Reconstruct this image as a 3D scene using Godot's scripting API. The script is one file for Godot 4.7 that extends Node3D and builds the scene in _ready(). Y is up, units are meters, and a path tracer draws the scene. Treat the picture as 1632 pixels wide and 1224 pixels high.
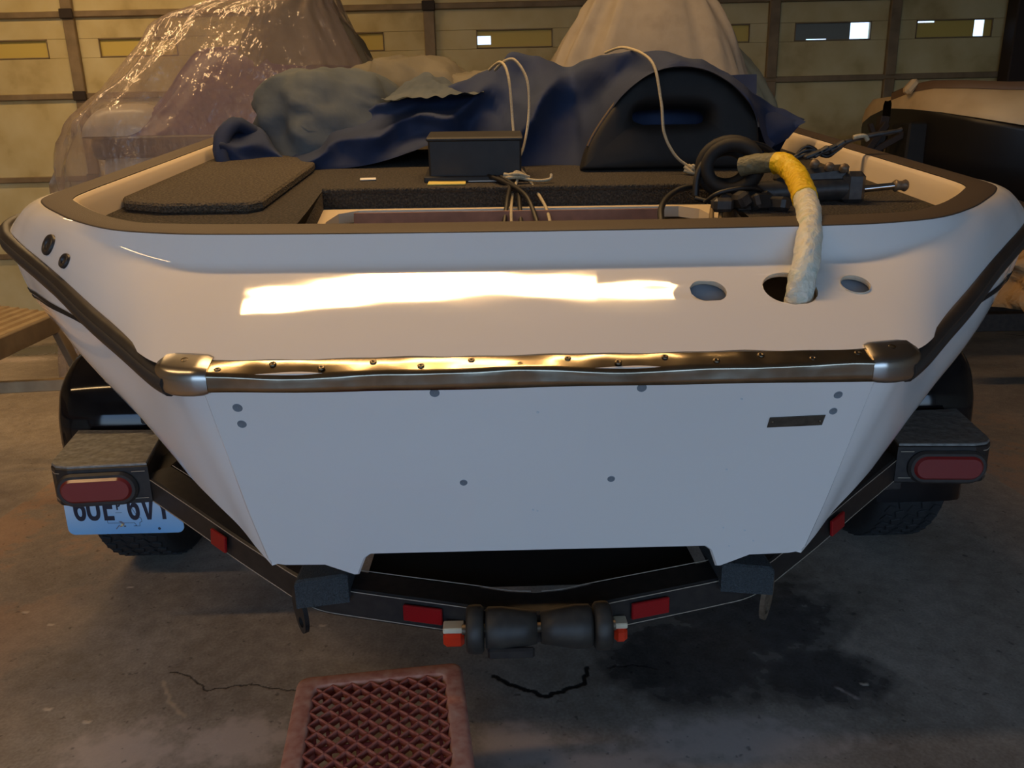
extends Node3D
# A white boat, stern towards us, on its trailer in a workshop. Metres; the boat's axis is x = 0, its bow towards -z.

var M := {}
var names := {}

# ---------------------------------------------------------------- helpers: nodes
func numbered(n: String) -> String:
	if not names.has(n):
		names[n] = 0
		return n
	names[n] += 1
	return "%s_%03d" % [n, names[n]]

func tag(o: Node, label: String, category: String, group := "", kind := "") -> Node:
	if label: o.set_meta("label", label)
	if category: o.set_meta("category", category)
	if group: o.set_meta("group", group)
	if kind: o.set_meta("kind", kind)
	return o

func thing(called: String, label: String, category: String, at := Vector3.ZERO, group := "") -> Node3D:
	var o := Node3D.new()
	o.name = numbered(called)
	add_child(o)
	o.position = at
	tag(o, label, category, group)
	return o

func put(called: String, mesh: Mesh, m: Material, parent: Node = self, xf := Transform3D()) -> MeshInstance3D:
	var o := MeshInstance3D.new()
	o.mesh = mesh
	o.material_override = m
	o.name = called if parent != self else numbered(called)
	o.transform = xf
	o.cast_shadow = GeometryInstance3D.SHADOW_CASTING_SETTING_ON
	parent.add_child(o, true)
	return o

func obj(called: String, st: SurfaceTool, m: Material, parent: Node = self, xf := Transform3D()) -> MeshInstance3D:
	st.generate_normals()
	return put(called, st.commit(), m, parent, xf)

func structure(o: Node) -> Node:
	o.set_meta("kind", "structure")
	return o

# ---------------------------------------------------------------- helpers: shapes
func mk() -> SurfaceTool:
	var st := SurfaceTool.new()
	st.begin(Mesh.PRIMITIVE_TRIANGLES)
	return st

func vtx(st: SurfaceTool, p: Vector3, uv: Vector2, g: int) -> void:
	st.set_smooth_group(g)
	st.set_uv(uv)
	st.add_vertex(p)

func quad(st: SurfaceTool, a: Vector3, b: Vector3, c: Vector3, d: Vector3, g := -1) -> void:
	vtx(st, a, Vector2(0, 0), g); vtx(st, b, Vector2(1, 0), g); vtx(st, c, Vector2(1, 1), g)
	vtx(st, a, Vector2(0, 0), g); vtx(st, c, Vector2(1, 1), g); vtx(st, d, Vector2(0, 1), g)

func grid(st: SurfaceTool, rows: Array, wrap := false, flip := false, g := 0, holes := []) -> void:
	# rows: arrays of points, all of one length. A hole {c, n, r} is cut round and its rim snapped to a circle.
	var nr := rows.size()
	var nc: int = rows[0].size()
	var inside := {}
	for h in holes:
		for i in nr:
			for j in nc:
				var d: Vector3 = rows[i][j] - h.c
				if absf(d.dot(h.n)) < 0.03:
					d -= h.n * d.dot(h.n)
					if d.length() < h.r:
						inside[i * nc + j] = h
	for i in nr - 1:
		for j in (nc if wrap else nc - 1):
			var k := (j + 1) % nc
			var id := [i * nc + j, i * nc + k, (i + 1) * nc + k, (i + 1) * nc + j]
			var q := [rows[i][j], rows[i][k], rows[i + 1][k], rows[i + 1][j]]
			if inside.size():
				var n_in := 0
				for m in 4:
					if inside.has(id[m]):
						n_in += 1
						var h = inside[id[m]]
						var d: Vector3 = q[m] - h.c
						d -= h.n * d.dot(h.n)
						q[m] = q[m] + d.normalized() * (h.r - d.length())
				if n_in == 4:
					continue
			var u0 := float(j) / (nc if wrap else nc - 1)
			var u1 := float(j + 1) / (nc if wrap else nc - 1)
			var v0 := float(i) / (nr - 1)
			var v1 := float(i + 1) / (nr - 1)
			var uv := [Vector2(u0, v0), Vector2(u1, v0), Vector2(u1, v1), Vector2(u0, v1)]
			for m in ([0, 2, 1, 0, 3, 2] if flip else [0, 1, 2, 0, 2, 3]):
				vtx(st, q[m], uv[m], g)

func cap(st: SurfaceTool, loop: Array, flip := false, g := -1) -> void:
	var c := Vector3.ZERO
	for p in loop: c += p / loop.size()
	for j in loop.size():
		var a: Vector3 = loop[j]
		var b: Vector3 = loop[(j + 1) % loop.size()]
		for p in ([c, b, a] if flip else [c, a, b]):
			vtx(st, p, Vector2(p.x, p.y), g)

func spline(pts: Array, n: int) -> Array:
	# Catmull-Rom through pts, n samples
	var out := []
	for i in n:
		var t := float(i) / (n - 1) * (pts.size() - 1)
		var k := mini(int(t), pts.size() - 2)
		var p0: Vector3 = pts[maxi(k - 1, 0)]
		var p1: Vector3 = pts[k]
		var p2: Vector3 = pts[k + 1]
		var p3: Vector3 = pts[mini(k + 2, pts.size() - 1)]
		out.append(p1.cubic_interpolate(p2, p0, p3, t - k))
	return out

func tube(st: SurfaceTool, path: Array, r: float, sides := 10, ry := 0.0, wob := 0.0, n := 0) -> void:
	# round or oval bar along a path; wob roughens the radius
	if n > 0: path = spline(path, n)
	var rows := []
	var up := Vector3.UP
	for i in path.size():
		var a: Vector3 = path[maxi(i - 1, 0)]
		var b: Vector3 = path[mini(i + 1, path.size() - 1)]
		var t := (b - a).normalized()
		if absf(t.dot(up)) > 0.95: up = Vector3.RIGHT if absf(t.x) < 0.9 else Vector3.FORWARD
		var s := t.cross(up).normalized()
		var u := s.cross(t).normalized()
		up = u
		var ring := []
		for j in sides:
			var w := TAU * j / sides
			var k := 1.0 + wob * (sin(i * 1.7 + j * 2.3) * 0.5 + sin(i * 0.61 + j * 1.1) * 0.5)
			ring.append(path[i] + (s * cos(w) * r + u * sin(w) * (ry if ry > 0 else r)) * k)
		rows.append(ring)
	grid(st, rows, true)
	cap(st, rows[0], false)
	cap(st, rows[-1], true)

func lathe(st: SurfaceTool, prof: Array, xf := Transform3D(), sides := 24, g := 0) -> void:
	# prof: Vector2(radius, height) about local y
	var rows := []
	for p in prof:
		var ring := []
		for j in sides:
			var w := TAU * j / sides
			ring.append(xf * Vector3(p.x * cos(w), p.y, p.x * sin(w)))
		rows.append(ring)
	grid(st, rows, true, false, g)

func box(st: SurfaceTool, size: Vector3, at := Vector3.ZERO, bev := 0.004, basis := Basis()) -> void:
	# a box with chamfered edges
	var h := size / 2
	var b := minf(bev, minf(h.x, minf(h.y, h.z)) * 0.9)
	var xf := Transform3D(basis, at)
	var p := func(sx, sy, sz, ax): return xf * Vector3(sx * (h.x - (0.0 if ax == 0 else b)), sy * (h.y - (0.0 if ax == 1 else b)), sz * (h.z - (0.0 if ax == 2 else b)))
	for s in [-1, 1]:
		var f := [[p.call(s, -1, -1, 0), p.call(s, -1, 1, 0), p.call(s, 1, 1, 0), p.call(s, 1, -1, 0)], [p.call(-1, s, -1, 1), p.call(1, s, -1, 1), p.call(1, s, 1, 1), p.call(-1, s, 1, 1)], [p.call(-1, -1, s, 2), p.call(-1, 1, s, 2), p.call(1, 1, s, 2), p.call(1, -1, s, 2)]]
		for q in f:
			if s > 0: quad(st, q[3], q[2], q[1], q[0])
			else: quad(st, q[0], q[1], q[2], q[3])
	for s in [-1, 1]:
		for t in [-1, 1]:
			var e := [[p.call(-1, s, t, 1), p.call(1, s, t, 1), p.call(1, s, t, 2), p.call(-1, s, t, 2)], [p.call(s, -1, t, 0), p.call(s, 1, t, 0), p.call(s, 1, t, 2), p.call(s, -1, t, 2)], [p.call(s, t, -1, 0), p.call(s, t, 1, 0), p.call(s, t, 1, 1), p.call(s, t, -1, 1)]]
			for n in 3:
				var fl = (s * t > 0) != (n == 1)
				var q: Array = e[n]
				if fl: quad(st, q[3], q[2], q[1], q[0])
				else: quad(st, q[0], q[1], q[2], q[3])
	for sx in [-1, 1]:
		for sy in [-1, 1]:
			for sz in [-1, 1]:
				var t := [p.call(sx, sy, sz, 0), p.call(sx, sy, sz, 1), p.call(sx, sy, sz, 2)]
				if sx * sy * sz > 0: t.reverse()
				for v in t: vtx(st, v, Vector2.ZERO, -1)

func bar(st: SurfaceTool, a: Vector3, b: Vector3, w: float, h: float, bev := 0.003) -> void:
	var z := (b - a).normalized()
	var x := (Vector3.UP if absf(z.y) < 0.95 else Vector3.RIGHT).cross(z).normalized()
	box(st, Vector3(w, h, (b - a).length()), (a + b) / 2, bev, Basis(x, z.cross(x), z))

func prism(st: SurfaceTool, poly: PackedVector2Array, depth: float, xf := Transform3D(), bev := 0.003) -> void:
	# a flat outline (counter-clockwise in xy) with thickness along -z, front edges chamfered
	var n := poly.size()
	var ins := PackedVector2Array()
	for i in n:
		var e0 := (poly[i] - poly[(i + n - 1) % n]).normalized()
		var e1 := (poly[(i + 1) % n] - poly[i]).normalized()
		var n0 := Vector2(-e0.y, e0.x)
		var n1 := Vector2(-e1.y, e1.x)
		var m := (n0 + n1).normalized()
		ins.append(poly[i] + m * bev / maxf(0.4, m.dot(n0)))
	var tri := Geometry2D.triangulate_polygon(ins)
	for k in range(0, tri.size(), 3):
		for m in [2, 1, 0]:
			var q := ins[tri[k + m]]
			vtx(st, xf * Vector3(q.x, q.y, 0), q, -1)
		for m in [0, 1, 2]:
			var q := ins[tri[k + m]]
			vtx(st, xf * Vector3(q.x, q.y, -depth), q, -1)
	for i in n:
		var j := (i + 1) % n
		quad(st, xf * Vector3(ins[i].x, ins[i].y, 0), xf * Vector3(ins[j].x, ins[j].y, 0), xf * Vector3(poly[j].x, poly[j].y, -bev), xf * Vector3(poly[i].x, poly[i].y, -bev))
		quad(st, xf * Vector3(poly[i].x, poly[i].y, -bev), xf * Vector3(poly[j].x, poly[j].y, -bev), xf * Vector3(poly[j].x, poly[j].y, -depth + bev), xf * Vector3(poly[i].x, poly[i].y, -depth + bev))
		quad(st, xf * Vector3(poly[i].x, poly[i].y, -depth + bev), xf * Vector3(poly[j].x, poly[j].y, -depth + bev), xf * Vector3(ins[j].x, ins[j].y, -depth), xf * Vector3(ins[i].x, ins[i].y, -depth))

func ccw(p: Array) -> PackedVector2Array:
	var q := PackedVector2Array(p)
	if Geometry2D.is_polygon_clockwise(q): q.reverse()
	return q

func rounded(w: float, h: float, r: float, n := 6) -> PackedVector2Array:
	var q := PackedVector2Array()
	for c in 4:
		var o := Vector2((w / 2 - r) * [1, -1, -1, 1][c], (h / 2 - r) * [1, 1, -1, -1][c])
		for k in n + 1:
			q.append(o + Vector2.from_angle((c + float(k) / n) * PI / 2) * r)
	return q

func mirror(p: Array) -> Array:
	var o := []
	for v in p: o.append(Vector3(-v.x, v.y, v.z))
	return o

# ---------------------------------------------------------------- helpers: materials
func noise_tex(freq: float, colors: Array, size := 512, octaves := 5, seed_ := 1, kind := FastNoiseLite.TYPE_SIMPLEX_SMOOTH, offs := []) -> NoiseTexture2D:
	var n := FastNoiseLite.new()
	n.noise_type = kind
	n.seed = seed_
	n.frequency = freq
	n.fractal_octaves = octaves
	var t := NoiseTexture2D.new()
	t.width = size; t.height = size
	t.seamless = true
	t.noise = n
	if colors.size():
		var g := Gradient.new()
		var o := PackedFloat32Array()
		for i in colors.size(): o.append(offs[i] if offs.size() else float(i) / (colors.size() - 1))
		g.offsets = o
		g.colors = PackedColorArray(colors)
		t.color_ramp = g
	return t

func mat(color: Color, rough := 0.6, metal := 0.0) -> StandardMaterial3D:
	var m := StandardMaterial3D.new()
	m.albedo_color = color
	m.roughness = rough
	m.metallic = metal
	return m

func textured(tex: Texture2D, scale: float, rough := 0.7, bump: Texture2D = null, bump_cm := 0.1, metal := 0.0, bump_scale := 0.0) -> StandardMaterial3D:
	var m := mat(Color.WHITE, rough, metal)
	m.albedo_texture = tex
	m.uv1_triplanar = true
	m.uv1_scale = Vector3.ONE * scale
	if bump:
		m.heightmap_enabled = true
		m.heightmap_texture = bump
		m.heightmap_scale = bump_cm
	return m

func rgb(r: int, g: int, b: int) -> Color:
	return Color8(r, g, b)

func make_materials() -> void:
	var grey_noise := noise_tex(0.02, [], 512, 5, 3)
	var fine_noise := noise_tex(0.12, [], 512, 4, 4)
	var crinkle := noise_tex(0.03, [], 512, 4, 9, FastNoiseLite.TYPE_CELLULAR)
	var gel := textured(noise_tex(0.006, [rgb(229, 224, 217), rgb(236, 231, 225)], 256, 2, 5), 0.6, 0.045)
	gel.clearcoat_enabled = true
	gel.clearcoat = 0.35
	gel.clearcoat_roughness = 0.02
	M.gel = gel
	M.gel_in = mat(rgb(222, 205, 178), 0.35)
	M.grip = textured(noise_tex(0.2, [rgb(52, 42, 33), rgb(74, 61, 48), rgb(96, 82, 66)], 512, 3, 6), 5.0, 0.62, fine_noise, 0.06)
	M.rubber = textured(noise_tex(0.03, [rgb(38, 33, 30), rgb(58, 52, 47)], 256, 4, 7), 3.0, 0.42)
	M.rubber_insert = mat(rgb(54, 48, 43), 0.6)
	M.carpet = textured(noise_tex(0.09, [rgb(38, 35, 31), rgb(62, 57, 50), rgb(96, 88, 76)], 512, 5, 8), 2.2, 0.98, fine_noise, 0.8)
	M.carpet_lid = textured(noise_tex(0.09, [rgb(48, 43, 36), rgb(80, 72, 60), rgb(122, 110, 92)], 512, 5, 18), 2.2, 0.98, fine_noise, 0.9)
	M.bunk = textured(noise_tex(0.12, [rgb(46, 50, 52), rgb(76, 82, 84)], 256, 4, 28), 6.0, 0.98, fine_noise, 0.3)
	M.steel = textured(noise_tex(0.012, [rgb(150, 138, 118), rgb(176, 163, 142), rgb(140, 128, 108)], 512, 5, 10), 1.5, 0.2, noise_tex(0.012, [], 512, 2, 30), 0.35, 1.0)
	M.screw = mat(rgb(120, 108, 90), 0.3, 1.0)
	M.cast = mat(rgb(186, 180, 172), 0.27, 1.0)
	M.black_gloss = textured(noise_tex(0.02, [rgb(14, 13, 15), rgb(24, 22, 23)], 256, 4, 11), 2.0, 0.09)
	M.frame = textured(noise_tex(0.025, [rgb(22, 21, 22), rgb(38, 35, 33), rgb(50, 45, 40)], 512, 5, 12), 2.5, 0.42)
	M.pin = mat(rgb(176, 160, 140), 0.4)
	M.tread = textured(noise_tex(0.03, [rgb(104, 102, 98), rgb(140, 138, 132), rgb(160, 158, 152)], 512, 5, 13), 3.0, 0.5, noise_tex(0.03, [], 256, 1, 40, FastNoiseLite.TYPE_CELLULAR), 0.25)
	M.tread.metallic = 0.35
	M.red_lens = mat(rgb(120, 8, 8), 0.15)
	M.red_lens.clearcoat_enabled = true
	M.red_reflector = textured(noise_tex(0.25, [rgb(120, 14, 18), rgb(170, 26, 28)], 128, 2, 14), 14.0, 0.25)
	M.orange = mat(rgb(205, 52, 24), 0.25)
	M.ivory = mat(rgb(214, 200, 170), 0.4)
	M.tire = textured(noise_tex(0.04, [rgb(24, 24, 25), rgb(40, 39, 38)], 256, 4, 15), 3.0, 0.8)
	M.wheel = mat(rgb(150, 150, 150), 0.35, 0.8)
	M.roller = textured(noise_tex(0.03, [rgb(34, 31, 28), rgb(62, 57, 48)], 256, 5, 16), 4.0, 0.55)
	M.rust = textured(noise_tex(0.05, [rgb(92, 78, 62), rgb(142, 126, 106)], 128, 4, 17), 8.0, 0.5)
	M.rust.metallic = 0.5
	M.tarp = textured(noise_tex(0.008, [rgb(24, 35, 62), rgb(30, 43, 73), rgb(39, 52, 80), rgb(56, 67, 90)], 512, 5, 19), 0.9, 0.85, fine_noise, 0.05)
	M.tarp_grey = textured(noise_tex(0.01, [rgb(50, 59, 70), rgb(70, 79, 88), rgb(92, 97, 98)], 512, 5, 20), 0.9, 0.88, fine_noise, 0.05)
	M.tarp_olive = textured(noise_tex(0.012, [rgb(92, 88, 76), rgb(122, 116, 100)], 256, 4, 21), 1.2, 0.9, fine_noise, 0.05)
	M.drop = textured(noise_tex(0.014, [rgb(136, 126, 112), rgb(156, 146, 130), rgb(146, 136, 120)], 512, 5, 22), 1.0, 0.9, fine_noise, 0.04)
	M.canvas = textured(noise_tex(0.014, [rgb(92, 98, 88), rgb(120, 124, 110)], 512, 5, 23), 1.0, 0.9, fine_noise, 0.04)
	M.black_plastic = textured(noise_tex(0.02, [rgb(17, 15, 13), rgb(28, 24, 21)], 256, 4, 24), 2.0, 0.72)
	M.box = textured(noise_tex(0.03, [rgb(36, 34, 32), rgb(46, 44, 42)], 256, 4, 25), 2.0, 0.55)
	M.rope = textured(noise_tex(0.1, [rgb(150, 138, 112), rgb(196, 184, 156)], 128, 3, 26), 12.0, 0.9)
	M.cable = mat(rgb(28, 26, 25), 0.5)
	M.tape_yellow = textured(noise_tex(0.03, [rgb(214, 168, 10), rgb(240, 206, 30)], 256, 4, 27), 5.0, 0.5, grey_noise, 0.5)
	M.tape_white = textured(noise_tex(0.02, [rgb(214, 206, 178), rgb(226, 222, 206), rgb(178, 200, 188)], 256, 4, 29), 4.0, 0.5, grey_noise, 0.6)
	M.tape_grey = textured(noise_tex(0.03, [rgb(88, 84, 62), rgb(130, 124, 96)], 256, 4, 31), 5.0, 0.6, grey_noise, 0.5)
	M.chrome = mat(rgb(190, 190, 192), 0.16, 1.0)
	M.dark_metal = textured(noise_tex(0.03, [rgb(34, 33, 33), rgb(64, 62, 60)], 256, 5, 32), 5.0, 0.45)
	M.wood_red = textured(noise_tex(0.03, [rgb(112, 76, 60), rgb(142, 100, 80)], 256, 4, 33), 2.0, 0.6)
	M.paper_yellow = mat(rgb(206, 186, 100), 0.8)
	M.paper_white = mat(rgb(214, 212, 206), 0.8)
	M.filler = mat(rgb(118, 126, 132), 0.35)
	M.plug_rim = mat(rgb(212, 214, 214), 0.2)
	M.badge = textured(noise_tex(0.05, [rgb(72, 66, 58), rgb(98, 90, 78)], 128, 4, 34), 8.0, 0.4)
	M.badge.metallic = 0.4
	M.crate = textured(noise_tex(0.04, [rgb(140, 62, 50), rgb(166, 92, 76), rgb(188, 134, 114)], 512, 5, 35), 3.0, 0.6)
	M.crate_in = textured(noise_tex(0.04, [rgb(126, 34, 26), rgb(150, 58, 44)], 256, 4, 36), 3.0, 0.6)
	M.door = textured(noise_tex(0.008, [rgb(170, 150, 96), rgb(198, 180, 126), rgb(206, 190, 138), rgb(212, 198, 150)], 512, 5, 37), 0.5, 0.6)
	M.door_bar = textured(noise_tex(0.02, [rgb(116, 98, 70), rgb(146, 126, 94)], 256, 4, 38), 1.0, 0.6)
	M.door_paint = mat(rgb(206, 182, 92), 0.55)
	M.door_grey = mat(rgb(120, 128, 124), 0.6)
	M.dark_post = mat(rgb(46, 34, 26), 0.7)
	M.wall = textured(noise_tex(0.01, [rgb(150, 138, 116), rgb(172, 158, 132)], 256, 4, 39), 0.5, 0.9)
	M.ceiling = mat(rgb(168, 160, 146), 0.9)
	M.ground = mat(rgb(128, 128, 126), 0.9)
	M.lamp_body = mat(rgb(225, 225, 220), 0.4)
	M.bench_top = textured(noise_tex(0.02, [rgb(150, 128, 96), rgb(182, 160, 124)], 256, 4, 41), 1.5, 0.5)
	M.bench_top.metallic = 0.25
	M.bench_side = textured(noise_tex(0.02, [rgb(104, 90, 70), rgb(134, 118, 94)], 256, 4, 42), 1.5, 0.5)
	M.purple = textured(noise_tex(0.02, [rgb(74, 50, 92), rgb(106, 76, 116)], 256, 4, 43), 1.0, 0.4)
	M.dark_purple = mat(rgb(36, 28, 52), 0.35)
	M.white_hull = textured(noise_tex(0.02, [rgb(206, 196, 176), rgb(226, 218, 200)], 256, 4, 44), 1.0, 0.3)
	M.tan_hull = textured(noise_tex(0.012, [rgb(196, 164, 116), rgb(218, 188, 140), rgb(226, 198, 152)], 512, 5, 45), 0.8, 0.45)
	M.gunwale_brown = mat(rgb(112, 86, 62), 0.6)
	M.black_hull = mat(rgb(20, 17, 16), 0.4)
	M.grey_hull = mat(rgb(98, 90, 78), 0.5)
	M.sack = textured(noise_tex(0.03, [rgb(140, 112, 76), rgb(178, 146, 104)], 256, 5, 46), 2.0, 0.9, grey_noise, 1.0)
	var film := mat(Color(0.76, 0.68, 0.63, 0.38), 0.14)
	film.transparency = BaseMaterial3D.TRANSPARENCY_ALPHA
	film.normal_enabled = true
	var wrinkle := noise_tex(0.02, [], 512, 4, 47, FastNoiseLite.TYPE_SIMPLEX_SMOOTH)
	wrinkle.as_normal_map = true
	wrinkle.bump_strength = 10.0
	film.normal_texture = wrinkle
	film.normal_scale = 0.9
	film.uv1_triplanar = true
	film.uv1_scale = Vector3(1.6, 0.7, 1.6)
	M.film = film
	var pane := mat(Color(0.9, 0.95, 0.93, 0.06), 0.05)
	pane.transparency = BaseMaterial3D.TRANSPARENCY_ALPHA
	M.pane = pane
	var tubem := mat(rgb(255, 232, 190), 0.5)
	tubem.emission_enabled = true
	tubem.emission = rgb(255, 214, 150)
	tubem.emission_energy_multiplier = 3.0
	M.tube = tubem

# ---------------------------------------------------------------- the boat's lines
# Left half from the centre outwards and then forward: rim edge U, lower edge L (bumper bar, corner cap, rub rail).
var UL := [
	[Vector3(0, 1.145, -1.457), Vector3(0, 0.963, -1.2)],
	[Vector3(-0.30, 1.1455, -1.458), Vector3(-0.30, 0.963, -1.2)],
	[Vector3(-0.573, 1.147, -1.466), Vector3(-0.55, 0.963, -1.2)],
	[Vector3(-0.70, 1.1495, -1.480), Vector3(-0.635, 0.962, -1.213)],
	[Vector3(-0.823, 1.156, -1.520), Vector3(-0.765, 0.994, -1.345)],
	[Vector3(-0.935, 1.169, -1.606), Vector3(-0.90, 1.040, -1.482)],
	[Vector3(-1.019, 1.183, -1.691), Vector3(-1.03, 1.083, -1.614)],
	[Vector3(-1.095, 1.197, -1.780), Vector3(-1.125, 1.112, -1.71)],
	[Vector3(-1.138, 1.210, -1.857), Vector3(-1.198, 1.137, -1.80)],
	[Vector3(-1.150, 1.229, -1.98), Vector3(-1.238, 1.160, -1.93)],
	[Vector3(-1.150, 1.264, -2.20), Vector3(-1.245, 1.195, -2.18)],
	[Vector3(-1.150, 1.312, -2.50), Vector3(-1.245, 1.245, -2.50)],
	[Vector3(-1.150, 1.392, -3.00), Vector3(-1.245, 1.325, -3.00)],
	[Vector3(-1.130, 1.472, -3.50), Vector3(-1.215, 1.405, -3.50)],
	[Vector3(-0.960, 1.515, -4.00), Vector3(-1.035, 1.455, -4.00)],
	[Vector3(-0.62, 1.530, -4.45), Vector3(-0.69, 1.475, -4.47)],
	[Vector3(-0.30, 1.535, -4.75), Vector3(-0.35, 1.485, -4.80)],
	[Vector3(-0.01, 1.535, -4.92), Vector3(-0.01, 1.49, -4.99)],
]
# rim's inner edge
var INNER := [
	Vector3(0, 1.159, -1.541), Vector3(-0.30, 1.159, -1.541), Vector3(-0.602, 1.161, -1.552), Vector3(-0.72, 1.163, -1.562), Vector3(-0.80, 1.166, -1.585), Vector3(-0.882, 1.175, -1.644), Vector3(-0.95, 1.186, -1.71),
	Vector3(-1.02, 1.199, -1.792), Vector3(-1.062, 1.209, -1.855), Vector3(-1.074, 1.225, -1.955), Vector3(-1.074, 1.264, -2.20), Vector3(-1.072, 1.312, -2.50), Vector3(-1.070, 1.392, -3.00), Vector3(-1.05, 1.472, -3.50),
	Vector3(-0.88, 1.515, -3.97), Vector3(-0.55, 1.530, -4.38), Vector3(-0.25, 1.535, -4.66), Vector3(-0.01, 1.535, -4.82),
]

func whole(half: Array) -> Array:
	# left half listed from the centre outwards -> a line from the left bow round the stern to the right bow
	var a := half.duplicate()
	a.reverse()
	var r := mirror(half)
	r.remove_at(0)
	return a + r

func fine_whole(half: Array, fine := 110, coarse := 24) -> Array:
	# many samples round the stern, few along the sides
	var a := spline(half.slice(0, 11), fine)
	var b := spline(half.slice(10, half.size()), coarse)
	b.remove_at(0)
	return whole(a + b)

func lip(s: float) -> float:
	# a steep lip running into a straight slope
	var steep := -0.24 * s - 0.0006 + 0.0006 * exp(-s * 90.0)
	var slope := -0.0457 * (1.0 - s)
	var k := 0.010
	var h := maxf(k - absf(steep - slope), 0.0) / k
	return maxf(steep, slope) + h * h * k * 0.25 if s < 0.999 else 0.0

func cap_rows() -> Array:
	var hu := []
	var hl := []
	for q in UL:
		hu.append(q[0]); hl.append(q[1])
	var u := fine_whole(hu)
	var l := fine_whole(hl)
	var ns := 52
	var rows := []
	var nz := FastNoiseLite.new()
	nz.seed = 77
	nz.frequency = 1.0
	nz.fractal_octaves = 2
	for i in ns:
		rows.append([])
	for j in u.size():
		var t: Vector3 = u[mini(j + 1, u.size() - 1)] - u[maxi(j - 1, 0)]
		var ch: Vector3 = l[j] - u[j]
		var n := t.cross(ch).normalized()
		if n.y < 0: n = -n
		var ax := absf(u[j].x)
		var w := 1.0 - smoothstep(0.58, 1.0, ax)
		for i in ns:
			var s := float(i) / (ns - 1)
			s = lerpf(s, s * s, 0.35)
			var bulge := 0.05 * smoothstep(0.8, 1.12, ax) * sin(PI * pow(s, 0.7)) * ch.length() / 0.12 * (0.28 - 0.28 * smoothstep(1.85, 2.1, -u[j].z))
			rows[i].append(u[j] + ch * s + n * (lip(s) * w * ch.length() / 0.317 + bulge + 0.00035 * sin(PI * s) * nz.get_noise_2d(u[j].x * 3.2, s * 2.6)))
	return rows

var RAIL := [Vector3(-0.605, 0.930, -1.195), Vector3(-0.644, 0.939, -1.228), Vector3(-0.722, 0.966, -1.303), Vector3(-0.825, 1.000, -1.403), Vector3(-0.940, 1.041, -1.523), Vector3(-1.040, 1.073, -1.623), Vector3(-1.125, 1.099, -1.708), Vector3(-1.196, 1.124, -1.79), Vector3(-1.238, 1.148, -1.90), Vector3(-1.248, 1.191, -2.18), Vector3(-1.248, 1.241, -2.50), Vector3(-1.248, 1.321, -3.00), Vector3(-1.218, 1.401, -3.50), Vector3(-1.038, 1.451, -4.00), Vector3(-0.693, 1.471, -4.47), Vector3(-0.353, 1.481, -4.80), Vector3(0.0, 1.488, -5.0)]

# hull side: [top, bottom] from the transom's edge forward (left half)
var SIDE := [
	[Vector3(-0.550, 0.93, -1.177), Vector3(-0.516, 0.527, -1.322)],
	[Vector3(-0.578, 0.93, -1.183), Vector3(-0.542, 0.565, -1.323)],
	[Vector3(-0.604, 0.925, -1.20), Vector3(-0.572, 0.610, -1.327)],
	[Vector3(-0.66, 0.938, -1.248), Vector3(-0.617, 0.660, -1.334)],
	[Vector3(-0.77, 0.975, -1.362), Vector3(-0.670, 0.704, -1.362)],
	[Vector3(-0.90, 1.020, -1.495), Vector3(-0.751, 0.772, -1.42)],
	[Vector3(-1.03, 1.063, -1.62), Vector3(-0.824, 0.797, -1.50)],
	[Vector3(-1.125, 1.092, -1.72), Vector3(-0.943, 0.833, -1.65)],
	[Vector3(-1.196, 1.115, -1.80), Vector3(-1.06, 0.858, -1.80)],
	[Vector3(-1.236, 1.146, -1.93), Vector3(-1.13, 0.872, -1.95)],
	[Vector3(-1.243, 1.185, -2.18), Vector3(-1.16, 0.90, -2.20)],
	[Vector3(-1.243, 1.235, -2.50), Vector3(-1.17, 0.93, -2.50)],
	[Vector3(-1.243, 1.315, -3.00), Vector3(-1.16, 0.98, -3.00)],
	[Vector3(-1.213, 1.395, -3.50), Vector3(-1.05, 1.03, -3.50)],
	[Vector3(-1.033, 1.445, -4.00), Vector3(-0.82, 1.07, -4.00)],
	[Vector3(-0.69, 1.465, -4.47), Vector3(-0.48, 1.12, -4.40)],
	[Vector3(-0.35, 1.475, -4.80), Vector3(-0.22, 1.20, -4.65)],
	[Vector3(-0.01, 1.48, -4.99), Vector3(-0.01, 1.28, -4.82)],
]

func side_rows(mirrored: bool) -> Array:
	var top := []
	var bot := []
	for q in SIDE:
		top.append(q[0]); bot.append(q[1])
	top = spline(top, 120)
	bot = spline(bot, 120)
	var rows := []
	for i in 15:
		var v := i / 14.0
		var r := []
		for j in 120:
			var p: Vector3 = top[j].lerp(bot[j], v)
			var f := smoothstep(10.0, 45.0, j)
			p.x -= f * 0.035 * sin(PI * v)
			if mirrored: p.x = -p.x
			r.append(p)
		rows.append(r)
	return rows

func deck_y(z: float) -> float:
	return 0.845 - 0.16 * z

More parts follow.
